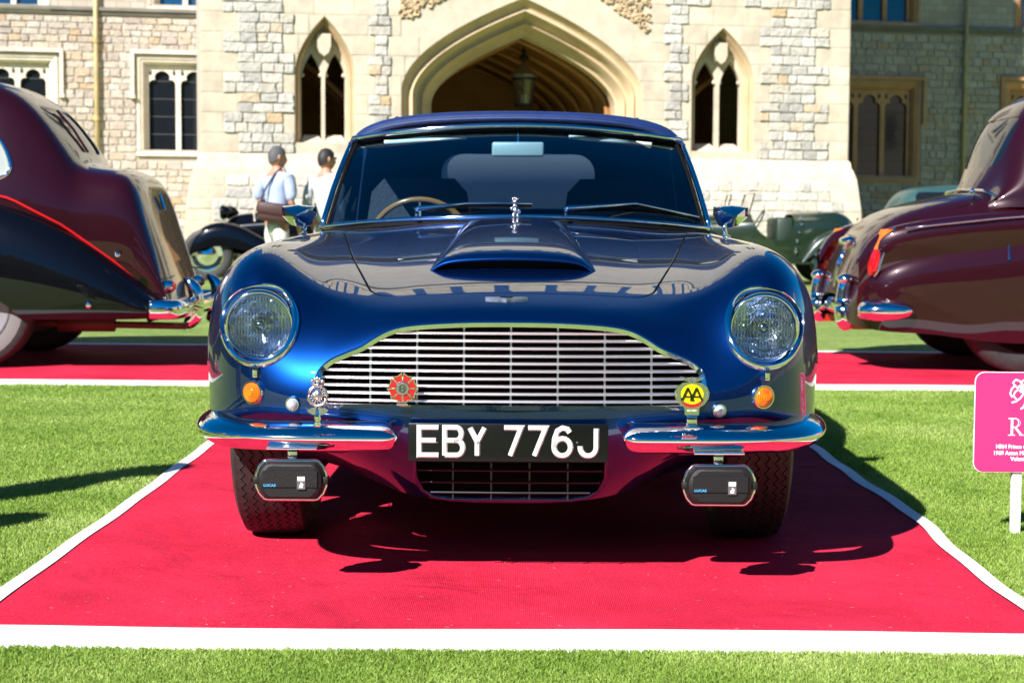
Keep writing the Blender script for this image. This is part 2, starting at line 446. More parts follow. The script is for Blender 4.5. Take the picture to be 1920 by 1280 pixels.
main_c = carpet('large red felt carpet with white hem under the blue convertible', lambda y: -1.240 + .004*sin(y*2.2) + .002*sin(y*9), rw, -1.365, 3.6, .165, .043, 70, 100, wfl=lambda x: -.012*(x + .9) + .006*sin(x*3))
side_l = lambda x: 0
cl = carpet('red carpet with white hem under the maroon and black car on the left', lambda y: -7.6, lambda y: -1.45, 4.42, 7.55, .24, .06, 50, 30, wfl=lambda x: -.035*(x + 2.2))
cr_ = carpet('red carpet with white hem under the maroon car with fins on the right', lambda y: 1.46, lambda y: 7.6, 4.38, 7.2, .24, .06, 50, 30, wfl=lambda x: -.02*(x - 1.7))
# small tuft showing through the front hem
# ------------------------------------------------------------------ castle
BA = radians(11)
BO = Vector((.24, 26.1, 0))
BT = Vector((cos(BA), sin(BA), 0)); BI = Vector((-sin(BA), cos(BA), 0))
def FP(px, py, yp=0.0):
    o, d = ray(px, py); q = BO + BI*yp; t = (q - o).dot(BI)/d.dot(BI); p = o + d*t - BO
    return p.dot(BT), p.z - GZ
M_ASH = stone_mat('dressed_limestone', [(.48, .405, .305), (.56, .48, .37), (.52, .445, .335), (.59, .51, .395)], bump=.12, bscale=5)
M_ASHW = stone_mat('dressed_limestone_warm', [(.50, .365, .215), (.57, .425, .26)], bump=.1, bscale=5, vscale=1.2)
M_RUB = stone_mat('heathstone_rubble', [(.44, .41, .36), (.52, .49, .43), (.36, .34, .31), (.54, .51, .46), (.48, .43, .35), (.46, .43, .38), (.56, .53, .48), (.50, .36, .21)], bump=.6, bscale=14, vscale=9)
M_RUB2 = stone_mat('wing_rubble', [(.40, .33, .27), (.46, .40, .34), (.35, .29, .25), (.49, .44, .38), (.45, .37, .27), (.38, .32, .27), (.43, .38, .32), (.43, .31, .20), (.47, .42, .36), (.41, .36, .31)], bump=.6, bscale=14, vscale=9)
M_MORT = mat('lime_mortar', (.42, .36, .27), .95, var=.15, vscale=5, bump=.4, bscale=30, spec=.1)
M_MORT2 = mat('wing_mortar', (.36, .30, .23), .95, var=.2, vscale=4, bump=.4, bscale=30, spec=.1)
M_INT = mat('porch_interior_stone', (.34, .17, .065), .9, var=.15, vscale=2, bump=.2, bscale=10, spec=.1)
M_LEAD = mat('dark_lead', (.06, .06, .06), .6)
def brick_wall(name, c1, c2, cm, sx=.42, sy=.19):
    m = bpy.data.materials.new(name); m.use_nodes = True; nt = m.node_tree; b = nt.nodes['Principled BSDF']; L = nt.links.new
    b.inputs['Roughness'].default_value = .9; tc = nt.nodes.new('ShaderNodeTexCoord'); mp = nt.nodes.new('ShaderNodeMapping'); mp.inputs['Rotation'].default_value = (pi/2, 0, 0)
    L(tc.outputs['Object'], mp.inputs[0]); br = nt.nodes.new('ShaderNodeTexBrick'); br.inputs['Scale'].default_value = 1; br.inputs['Brick Width'].default_value = sx; br.inputs['Row Height'].default_value = sy
    br.inputs['Mortar Size'].default_value = .012; br.inputs['Color1'].default_value = (*c1, 1); br.inputs['Color2'].default_value = (*c2, 1); br.inputs['Mortar'].default_value = (*cm, 1); br.inputs['Bias'].default_value = 0
    L(mp.outputs[0], br.inputs['Vector']); L(br.outputs[0], b.inputs['Base Color']); MATS[name] = m; return m
M_BRK = brick_wall('upper_walling', (.46, .42, .36), (.40, .35, .29), (.36, .31, .25))
M_BRK2 = brick_wall('wing_upper_walling', (.44, .39, .32), (.36, .30, .24), (.32, .27, .22), .3, .16)
TL, TR = FP(376, 150)[0], FP(1593, 150)[0]
PT = (FP(376, 284)[1] + FP(1590, 303)[1])/2          # plinth top
TH = 12.9; WH = 8.6; PY = 7.2
def pointed(cx, half, v0, spring, apex, p=1.9, n=12):
    out = [(cx - half, v0), (cx + half, v0)]
    R_ = [(cx + half*(1 - (k/n)**p), spring + (apex - spring)*k/n) for k in range(n + 1)]
    return out + R_ + [(2*cx - a, b) for a, b in R_[-2::-1]]
# arch outlines
ax, _ = FP(982, 150)
hin = (FP(1150, 200)[0] - FP(810, 200)[0])/2; hout = (FP(1206, 150)[0] - FP(754, 150)[0])/2
sp_in = FP(982, 196)[1]; ap_in = FP(985, 62)[1]; ap_out = FP(988, -4)[1]; sp_out = FP(982, 172)[1]
ax0 = ax
def archo(k, n=14, v0=0.0):
    h = hout + (hin*1.035 - hout)*k; ax = ax0 + .13*k; s = sp_out + (sp_in - sp_out)*k; a = ap_out + (ap_in - ap_out)*k
    R_ = [(ax + h*(1 - (j/n)**1.85), s + (a - s)*j/n) for j in range(n + 1)]
    return [(ax + h, v0)] + R_ + [(2*ax - p, q) for p, q in R_[-2::-1]] + [(ax - h, v0)]
def gwin(pxc, pxl, pxr, pyt, pys, pyb):
    cx = FP(pxc, 150)[0]; half = (FP(pxr, 150)[0] - FP(pxl, 150)[0])/2
    return cx, half, FP(pxc, pyb)[1], FP(pxc, pys)[1], FP(pxc, pyt)[1]
GW = [gwin(609, 553, 665, 30, 138, 268), gwin(1356, 1296, 1412, 52, 152, 284)]
tower = thing('castle_gatehouse', 'sunlit pale stone gatehouse with a wide pointed carriage arch and two gothic windows', 'gatehouse', BO, BA)
lwing = thing('castle_wing', 'sunlit rubble stone castle wing left of the gatehouse with a drainpipe', 'castle wing', BO, BA, 'castle wings beside the gatehouse')
rwing = thing('castle_wing', 'shaded rubble stone castle wing right of the gatehouse', 'castle wing', BO, BA, 'castle wings beside the gatehouse')
# ---- tower walls
front_poly = [(TL, 0), (TR, 0), (TR, 5.6), (TL, 5.6)]
holes = [archo(0, v0=.002)] + [pointed(c, h, v0, s, a) for c, h, v0, s, a in GW]
obj('front_wall', prism(front_poly, .012, .5, holes), M_ASH, tower)
obj('upper_wall', box(TL, TR, .012, .5, 5.6, TH), M_BRK, tower)
obj('side_wall', box(TL + .0, TL + .5, .5, PY, 0, TH), M_BRK, tower)
obj('side_wall', box(TR - .5, TR, .5, PY, 0, TH), M_BRK, tower)
obj('tower_roof', box(TL + .5, TR - .5, .5, PY + 3, TH - .6, TH - .4), M_LEAD, tower)
for k in range(9):
    u = TL + (TR - TL - .9)*k/8; obj('merlon', box(u, u + .9, -.05, .45, TH, TH + 1.1), M_ASH, tower)
for k in range(4):
    u = .5 + k*1.3
    obj('merlon', box(TL, TL + .45, u, u + .7, TH, TH + 1.1), M_ASH, tower); obj('merlon', box(TR - .45, TR, u, u + .7, TH, TH + 1.1), M_ASH, tower)
obj('parapet_string', box(TL - .12, TR + .12, -.12, .012, TH - .35, TH - .1), M_ASH, tower)
for cu in (ax - 3.2, ax, ax + 3.2):
    w_ = obj('upper_window', box(cu - .9, cu + .9, -.06, .01, 6.4, 8.8), M_ASH, tower)
    for q in (-.43, .43):
        obj('pane', prism(pointed(cu + q, .30, 6.6, 7.9, 8.5), -.065, -.0605), mat('dark_window_glass', (.015, .02, .03), .06, 0, .6), w_)
# ---- carriage arch mouldings
prof = [(0, .012), (.05, .05), (.10, .12), (.22, .17), (.30, .16), (.345, .13), (.40, .16), (.45, .26), (.55, .36), (.63, .37), (.68, .33), (.73, .36), (.80, .50), (.90, .58), (1.0, .60), (1.0, .95)]
rows = []
for k, y in prof: rows.append([(a, y, b) for a, b in archo(k, 18)])
obj('arch_moulding', grid(rows), M_ASHW, tower, angle=35)
for cx, h, v0, s, a in GW:
    rows = []
    for k, y in ((0, .012), (.06, .08), (.16, .14), (.20, .12), (.26, .16), (.34, .28), (.40, .30), (.40, .34)):
        kk = 1 - .55*k; o_ = pointed(cx, h*(1 - .52*k*1.0), v0, s, a - (a - s)*.42*k, n=14)[1:]
        rows.append([(p, y, q) for p, q in o_] + [(cx - h*(1 - .52*k), y, v0)])
    wn_ = obj('gothic_window', grid(rows), M_ASHW, tower, angle=35)
    hi = h*(1 - .52*.40); ai = a - (a - s)*.42*.40
    O = pointed(cx, hi, v0, s, ai, n=14)
    lw_ = hi*.435; lc = hi*.505; ls = s + .02
    H_ = [pointed(cx + q*lc, lw_, v0 + .002, ls - .10, ls + .36, 1.7, 8) for q in (-1, 1)]
    obj('tracery', prism(O, .33, .47, H_), M_ASH, wn_)
    for q in (-1, 1):
        for r_ in (-1, 1):
            obj('cusp', blob((cx + q*lc + r_*lw_*.93, .39, ls - .02), (.05, .04, .045), 8, 5), M_ASH, wn_, smooth=True)
    sh = [(-.13, .34), (.13, .34), (.13, .10), (.09, -.02), (0, -.09), (-.09, -.02), (-.13, .10)]
    obj('shield', prism([(cx + p*.92, s + .40 + q*.92) for p, q in sh][::-1], .13, .33), M_ASH, wn_)
    # sloping sill
    for q in (-1, 1):
        V = [(cx + q*lc - lw_*1.15, .10, v0 - .02), (cx + q*lc + lw_*1.15, .10, v0 - .02), (cx + q*lc + lw_*.7, .5, v0 + .16), (cx + q*lc - lw_*.7, .5, v0 + .16), (cx + q*lc - lw_*1.15, .5, v0 - .02), (cx + q*lc + lw_*1.15, .5, v0 - .02)]
        obj('sill', (V, [(0, 1, 2, 3), (0, 3, 4), (1, 5, 2), (4, 5, 1, 0)]), M_ASH, wn_)
# ---- porch interior
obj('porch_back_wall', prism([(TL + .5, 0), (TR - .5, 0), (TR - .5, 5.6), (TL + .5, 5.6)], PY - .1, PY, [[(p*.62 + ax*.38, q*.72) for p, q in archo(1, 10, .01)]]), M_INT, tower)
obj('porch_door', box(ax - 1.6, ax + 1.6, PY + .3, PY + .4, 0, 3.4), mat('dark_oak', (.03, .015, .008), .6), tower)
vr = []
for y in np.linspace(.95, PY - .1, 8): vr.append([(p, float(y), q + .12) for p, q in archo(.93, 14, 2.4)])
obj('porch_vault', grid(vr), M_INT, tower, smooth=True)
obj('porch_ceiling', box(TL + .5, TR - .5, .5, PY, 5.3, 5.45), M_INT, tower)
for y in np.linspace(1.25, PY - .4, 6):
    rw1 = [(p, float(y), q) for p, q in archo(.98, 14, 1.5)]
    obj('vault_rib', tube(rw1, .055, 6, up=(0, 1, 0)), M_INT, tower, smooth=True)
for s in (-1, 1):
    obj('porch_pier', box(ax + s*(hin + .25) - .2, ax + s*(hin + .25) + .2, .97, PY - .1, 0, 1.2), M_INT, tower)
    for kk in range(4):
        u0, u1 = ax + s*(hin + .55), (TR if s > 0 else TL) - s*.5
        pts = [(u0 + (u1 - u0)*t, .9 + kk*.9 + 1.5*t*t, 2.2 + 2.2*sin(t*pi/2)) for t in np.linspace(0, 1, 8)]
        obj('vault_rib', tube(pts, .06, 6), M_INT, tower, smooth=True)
# ---- carved spandrels
sprs = []; RR = random.Random(3)
for sgn in (-1, 1):
    uo = FP(752, 20)[0] if sgn < 0 else FP(1218, 20)[0]; v_lo = FP(752 if sgn < 0 else 1218, 46 if sgn < 0 else 62)[1]
    for k in range(260):
        u = uo - sgn*RR.random()*.95; f_ = abs(u - uo)/.95; v = v_lo + f_*.62 + RR.random()*(5.45 - v_lo - f_*.62)
        if v < v_lo + f_*.62: continue
        r_ = RR.uniform(.025, .055); a0_ = RR.random()*6
        pts = [(u + r_*cos(a0_ + t), -.0 - .015*sin(t), v + r_*sin(a0_ + t)) for t in np.linspace(0, 3.4, 6)]
        sprs.append(tube(pts, [.012, .018, .02, .02, .016, .008], 5))
sp_o = obj('spandrel_carving', join(*sprs), M_ASHW, tower, smooth=True); sp_o['kind'] = 'stuff'
# ---- stones
def stone_mesh(m, seed, rough=.06, name='stone'):
    r_ = random.Random(seed); bm = bmesh.new(); n = 8
    pts = [(-.5, -.5), (0, -.5), (.5, -.5), (.5, 0), (.5, .5), (0, .5), (-.5, .5), (-.5, 0)]
    j = [(a + r_.uniform(-rough, rough)*.6, b + r_.uniform(-rough, rough)) for a, b in pts]
    o0 = [(a, .5, b) for a, b in j]; o1 = [(a, -.32, b) for a, b in j]; o2 = [(a*.88, -.5 + r_.uniform(-.05, .05), b*.82) for a, b in j]
    V, F = grid([o0, o1, o2], closed_u=True); F.append(tuple(range(16, 24)))
    return meshdata(name, V, F, m)
RUBM = [stone_mesh(M_RUB, i, .07) for i in range(8)]; RUBM2 = [stone_mesh(M_RUB2, 20 + i, .09) for i in range(8)]; ASHM = [stone_mesh(M_ASH, 50 + i, .004, 'ashlar_block') for i in range(3)]
ASHM_S = ASHM; count = {}
def put_stone(parent, meshes, u0, u1, v0, v1, y, depth, gap=.010, tilt=0.0, name='stone'):
    if u1 - u0 < .05: return
    o = link(name, R.choice(meshes), parent, ((u0 + u1)/2, y, (v0 + v1)/2), (tilt, 0, 0), (u1 - u0 - gap, depth, v1 - v0 - gap)); return o
def fill(parent, meshes, u0, u1, v0, v1, y, wmin, wmax, depth, gap=.010, tilt=0.0, jit=.01, split=.0, name='stone'):
    u = u0
    while u < u1 - .03:
        w = R.uniform(wmin, wmax); e_ = u + w
        if u1 - e_ < wmin*.6: e_ = u1
        if split and R.random() < split and e_ - u > .22:
            m_ = (v0 + v1)/2 + R.uniform(-.01, .01)
            put_stone(parent, meshes, u, e_, v0, m_, y + R.uniform(-jit, jit), depth, gap, tilt, name); put_stone(parent, meshes, u, e_, m_, v1, y + R.uniform(-jit, jit), depth, gap, tilt, name)
        else: put_stone(parent, meshes, u, e_, v0, v1, y + R.uniform(-jit, jit), depth, gap, tilt, name)
        u = e_
def hole_iv(poly, v0, v1):
    us = []
    for i in range(len(poly)):
        (a, b), (c, d) = poly[i], poly[(i+1) % len(poly)]
        for t in np.linspace(0, 1, 9):
            v = b + (d - b)*t
            if v0 - .005 <= v <= v1 + .005: us.append(a + (c - a)*t)
    return (min(us), max(us)) if us else None
uu = lambda px: FP(px, 150)[0]
v = PT; k = 0; CH = .175; vtop = 5.05
while v < vtop:
    j = (-1)**k; v1 = v + CH*2
    hl_ = [h for h in (hole_iv(q, v, v1) for q in holes) if h]
    frame_r = (uu(735), uu(1238))
    if v1 > FP(750, 60)[1]: hl_.append((uu(752), uu(1218)))
    rub = [[uu(432) + j*.13, uu(541) + j*.10], [uu(697) - j*.06, uu(730) + j*.03], [uu(1250) - j*.05, uu(1284) - j*.06], [uu(1434) - j*.10, uu(1541) + j*.14]]
    if v > FP(609, 26)[1]: rub[0][1] = uu(578); rub[1][0] = uu(645)
    if v > FP(1356, 46)[1]: rub[2][1] = uu(1330); rub[3][0] = uu(1392)
    for a, b in rub:
        if v1 < FP(700, 240)[1] and 0: continue
        for q in (0, 1): fill(tower, RUBM, a, b, v + q*CH, v + (q+1)*CH, .0, .17, .42, .06, .014, 0, .008)
    cuts = sorted([tuple(r_) for r_ in rub] + hl_); u = TL
    for a, b in cuts + [(TR, TR)]:
        if a - u > .04: fill(tower, ASHM, u, a, v, v1, .012, .45, .75, .02, .006, 0, .002, name='ashlar_block')
        u = max(u, b)
    v = v1; k += 1
# ---- battered plinth
pp = [(PT + .0, .0), (PT - .05, -.05), (PT - .14, -.06), (PT - .20, -.10), (PT - .36, -.17), (PT - .9, -.26), (0, -.34)]
pu = [(TL, ax - hout), (ax + hout, TR)]
for (a, b), sd__ in zip(pu, (-1, 1)):
    rows = []
    for v_, y_ in pp:
        e0 = a + (y_ if sd__ < 0 else 0); e1 = b - (y_*.65 if sd__ > 0 else 0)
        line = [(e0, .4, v_), (e0, y_, v_), (e1, y_, v_), (e1, .4, v_)] if True else []
        if sd__ < 0: line = [(e0, PY, v_)] + line[1:]
        else: line = line[:-1] + [(e1, PY, v_)]
        rows.append(line)
    obj('plinth', grid(rows), M_ASH, tower, angle=50)
    v = PT - .40; k = 0
    def py_at(v):
        for (va, ya), (vb, yb) in zip(pp[:-1], pp[1:]):
            if vb <= v <= va: return ya + (yb - ya)*(va - v)/(va - vb), atan2(-(yb - ya), (va - vb))
        return pp[-1][1], 0
    while v > .35:
        hh = R.choice([.17, .19, .21]); v0 = v - hh; yy, tl = py_at((v + v0)/2); j = (-1)**(k//2)
        fa = a + .30 + .12*j if sd__ < 0 else a + .12; fb = b - .12 if sd__ < 0 else b - .30 - .12*j
        fill(tower, RUBM, fa, fb, v0, v, yy + .006, .20, .48, .05, .014, -tl*1.0, .006)
        ea = a + yy + .01 if sd__ < 0 else fb; eb = fa if sd__ < 0 else b - yy*.65 - .01
        fill(tower, ASHM, ea, eb, v0, v, yy + .010, .3, .5, .03, .006, -tl, .001, name='ashlar_block')
        v = v0; k += 1
# ---- wings
def cusped(cx, half, v0, spring, apex):
    """light with a trefoil head"""
    pts = [(cx - half, v0), (cx + half, v0), (cx + half, spring)]
    h = apex - spring
    rr = [(half*.97, .18*h), (half*.80, .34*h), (half*.52, .38*h), (half*.60, .55*h), (half*.48, .80*h), (half*.22, .96*h), (0, h)]
    pts += [(cx + p, spring + q) for p, q in rr] + [(cx - p, spring + q) for p, q in rr[-2::-1]] + [(cx - half, spring)]
    return pts
M_PANE = mat('old_window_glass', (.008, .010, .014), .06, 0, .15, bump=.06, bscale=4, spec=.5)
M_PANEB = mat('window_blue_pane', (.01, .05, .12), .05, 0, 1.0, bump=.06, bscale=4)
def wing_window(wing, u0, u1, v0, v1, nl, stone, hood=True, pane=None, simple=False, sillm=None):
    """stone frame u0..u1, v0..v1 round nl lights; wall face at y = PY"""
    cx = (u0 + u1)/2
    rings = [(0, -.015), (.07, -.015), (.085, .01), (.14, .02), (.155, .05), (.19, .09), (.20, .16), (.22, .18)]
    rows = []
    for d, y in rings:
        t = d*.9
        rows.append([(u0 + t, PY + y, v0), (u0 + t, PY + y, v1 - t), (u1 - t, PY + y, v1 - t), (u1 - t, PY + y, v0)])
    w = obj('window', grid(rows), stone, wing, angle=30)
    a, b, top = u0 + .20, u1 - .20, v1 - .20
    pitch = (b - a)/nl; hs = []
    for k in range(nl):
        c = a + pitch*(k + .5); hf = pitch/2 - .055
        hs.append(cusped(c, hf, v0 + .001, top - .40, top - .10) if not simple else [(c - hf, v0 + .001), (c + hf, v0 + .001), (c + hf, top - .06), (c - hf, top - .06)])
    obj('tracery', prism([(a, v0), (b, v0), (b, top), (a, top)], PY + .16, PY + .27, hs), stone, w)
    for k in range(nl):
        c = a + pitch*(k + .5); hf = pitch/2 - .055
        if not simple:
            for q in (-1, 1): obj('spandrel_eye', blob((c + q*hf*.88, PY + .155, top - .14), (.035, .02, .06), 8, 5), M_LEAD, w)
        pn = obj('pane', box(c - hf - .03, c + hf + .03, PY + .24, PY + .25, v0, top), pane or M_PANE, w)
        for q in np.arange(.35, top - v0 - .2, .38): obj('glazing_bar', box(c - hf, c + hf, PY + .232, PY + .2395, v0 + q, v0 + q + .015), M_LEAD, w)
    V = [(u0 - .02, PY - .06, v0 - .12), (u1 + .02, PY - .06, v0 - .12), (u1 + .02, PY - .06, v0 - .04), (u0 - .02, PY - .06, v0 - .04), (u0 + .1, PY + .25, v0 + .02), (u1 - .1, PY + .25, v0 + .02), (u0 - .02, PY + .05, v0 - .12), (u1 + .02, PY + .05, v0 - .12)]
    obj('sill', (V, [(0, 1, 2, 3), (3, 2, 5, 4), (0, 6, 7, 1), (0, 3, 4, 6), (1, 7, 5, 2)]), sillm or stone, w)
    if hood:
        dr = (v1 - v0)*.42
        obj('hood_mould', join(box(u0 - .12, u1 + .12, PY - .09, PY, v1 + .04, v1 + .12), box(u0 - .12, u0 - .05, PY - .09, PY, v1 - dr, v1 + .04), box(u1 + .05, u1 + .12, PY - .09, PY, v1 - dr, v1 + .04),
            box(u0 - .14, u0 - .03, PY - .11, PY, v1 - dr - .07, v1 - dr), box(u1 + .03, u1 + .14, PY - .11, PY, v1 - dr - .07, v1 - dr)), stone, w)
    return (u0 - .02, u1 + .02, v0 - .13, v1 + .02)
M_FRAMEL = stone_mat('pale_window_stone', [(.62, .55, .44), (.66, .59, .48)], bump=.08)
def W(px, py): return FP(px, py, PY)
def wing(parent, U0, U1, wins, string_v, pipe_px, vis0, vis1, frm, sgn):
    hol = []; rects = []
    for (pxa, pxb, pyt, pyb, nl, hood, simple, pane) in wins:
        u0, u1 = W(pxa, 150)[0], W(pxb, 150)[0]; pm = min(max((pxa + pxb)/2, 0), 1920); v1, v0 = W(pm, pyt)[1], W(pm, pyb)[1]
        rects.append((u0, u1, v0, v1)); r_ = wing_window(parent, u0, u1, v0, v1, nl, frm, hood, pane, simple); hol.append(r_)
    obj('wall', prism([(U0, 0), (U1, 0), (U1, WH), (U0, WH)], PY + .004, PY + .4, [[(a + .03, c + .14), (b - .03, c + .14), (b - .03, d - .03), (a + .03, d - .03)] for a, b, c, d in hol]), M_BRK2, parent)
    if hol and max(h_[3] for h_ in hol) > WH - .1: print('window above wall', hol)
    obj('roof', box(U0, U1, PY + .4, PY + 8, WH - .5, WH - .3), M_LEAD, parent)
    k = 0; u = U0
    while u < U1 - .6: obj('merlon', box(u, u + .8, PY - .02, PY + .4, WH, WH + .95), M_BRK2, parent); u += 1.5
    obj('string_course', join(box(U0, U1, PY - .10, PY + .004, string_v, string_v + .07), box(U0, U1, PY - .05, PY + .004, string_v - .07, string_v)), mat('weathered_string', (.17, .155, .13), .9, var=.2, vscale=3), parent)
    # stones
    v = .3; 
    while v < 5.3:
        h_ = R.choice([.135, .15, .17, .19]); 
        bl = sorted([(a, b) for a, b, c, d in hol if c < v + h_ and d > v])
        if v + h_ > string_v - .07 and v < string_v + .07: v += h_ if v + h_ > string_v + .07 else .05; continue
        u = vis0
        for a, b in bl + [(vis1, vis1)]:
            if a > u: fill(parent, RUBM2, max(u, vis0), min(a, vis1), v, v + h_, PY + .002, .14, .38, .05, .014, 0, .010)
            u = max(u, b)
        v += h_
    pu_ = W(pipe_px, 150)[0]
    pipe = obj('drainpipe', tube([(pu_, PY - .10, 0), (pu_, PY - .10, 8)], .05, 10), mat('painted_pipe', (.40, .31, .14), .5, var=.15, vscale=4), parent, smooth=True)
    for v_ in (1.4, 3.1, 4.75): obj('pipe_collar', join(tube([(pu_, PY - .10, v_ - .05), (pu_, PY - .10, v_ + .05)], .068, 10), box(pu_ - .11, pu_ + .11, PY - .06, PY + .01, v_ - .03, v_ + .03)), MATS['painted_pipe'], pipe, angle=40)
sL = W(190, 21)[1]; sR = W(1760, 58)[1]
wing(lwing, TL - 13, TL + 4, [(256, 470, 107, 283, 3, True, False, None), (-105, 108, 100, 278, 3, True, False, None), (278, 470, -150, 12, 3, False, True, M_PANEB), (-95, 95, -150, 8, 3, False, True, M_PANEB)], sL, 181, W(-6, 150)[0], W(386, 150)[0], M_FRAMEL, -1)
M_WARM = stone_mat('golden_window_stone', [(.50, .26, .13), (.56, .31, .16)], bump=.08)
wing(rwing, TR - 4, TR + 13, [(1545, 1726, 152, 330, 3, True, False, None), (1884, 2070, 155, 330, 3, True, False, None), (1555, 1722, -130, 40, 3, False, True, M_PANEB), (1900, 2070, -120, 52, 3, False, True, M_PANEB)], sR, 1806, W(1580, 150)[0], W(1926, 150)[0], M_WARM, 1)
# beyond 300 stones of one thing the lowest ones (behind the cars) are joined
def join_rest(par, mm):
    st_ = sorted([c for c in par.children if c.name.startswith('stone')], key=lambda c: -c.location.z)
    V, F = [], []
    for c in st_[300:]:
        M = Matrix.LocRotScale(c.location, c.rotation_euler, c.scale); b = len(V)
        V += [tuple(M @ v.co) for v in c.data.vertices]; F += [tuple(i + b for i in p.vertices) for p in c.data.polygons]
        bpy.data.objects.remove(c)
    if V: obj('lower_stones', (V, F), mm, par)['kind'] = 'stuff'
join_rest(tower, M_RUB); join_rest(lwing, M_RUB2); join_rest(rwing, M_RUB2)
# ---- lantern in the arch
lp_ = BO + BT*(FP(982, 150, 2.0)[0]) + BI*2.0
ln_t = thing('hanging_lantern', 'old glazed lantern hanging in the carriage arch', 'lantern', lp_)
lz = lambda py: FP(982, py, 2.0)[1]
M_IRON = mat('dark_iron', (.02, .02, .02), .5, .5)
obj('chain', join(tube([(0, 0, lz(60)), (0, 0, lz(120))], .018, 6), tube([(-.22, 0, lz(60)), (0, 0, lz(86))], .012, 5), tube([(.22, 0, lz(60)), (0, 0, lz(86))], .012, 5), blob((0, 0, lz(108)), (.10, .10, .05)), blob((0, 0, lz(98)), (.05, .05, .06))), M_IRON, ln_t)
obj('lantern_roof', lathe([(.04, lz(118)), (.10, lz(126)), (.20, lz(136)), (.26, lz(141)), (.26, lz(146)), (.19, lz(148))], 8), mat('lantern_roof_metal', (.28, .26, .22), .3, .7), ln_t)
lb = obj('lantern_glass', lathe([(.22, lz(149)), (.15, lz(196)), (.001, lz(196))], 8), glass_mat('lantern_pane', (.75, .72, .65), 1.5, .05), ln_t)
obj('lantern_bars', join(*[tube([(.22*cos(pi*k/4), .22*sin(pi*k/4), lz(149)), (.15*cos(pi*k/4), .15*sin(pi*k/4), lz(197))], .012, 5) for k in range(8)], lathe([(.16, lz(195)), (.16, lz(199)), (.03, lz(203)), (.001, lz(207))], 8), lathe([(.235, lz(147)), (.235, lz(151))], 8)), M_IRON, ln_t)
obj('candle_tube', lathe([(.05, lz(178)), (.05, lz(198))], 10), mat('milk_glass', (.7, .7, .75), .4), ln_t)
# ---- the other ranges of the courtyard (behind and beside the camera)
def court_range(name, label, loc, rz, length, h):
    t = thing(name, label, 'castle range', loc, rz, 'ranges of the courtyard outside the picture')
    obj('wall', box(-length/2, length/2, 0, 8, 0, h), M_BRK2, t)
    u = -length/2; mm = []
    while u < length/2 - 1: mm.append(box(u, u + 1, 0, .5, h, h + 1.1)); u += 1.9
    obj('battlements', join(*mm), M_BRK2, t)
    ww = []
    for k in range(int(length//5)):
        for vz in (1.6, 6.0): c = -length/2 + 2.5 + k*5; ww.append(box(c - .7, c + .7, -.02, 0, vz, vz + 2.3))
    obj('windows', join(*ww), M_PANE, t)
    for k in (-.5, 0, .5):
        obj('turret', box(k*length - 2, k*length + 2, -1, 0, 0, h + 2.5), M_BRK2, t)
court_range('courtyard_range', 'long castle range with battlements behind the camera', (0, -52, 0), radians(180), 110, 15)
court_range('courtyard_range', 'long castle range with battlements far to the left', (-46, 0, 0), radians(90), 90, 13)
court_range('courtyard_range', 'long castle range with battlements far to the right', (52, 0, 0), radians(-90), 90, 13)
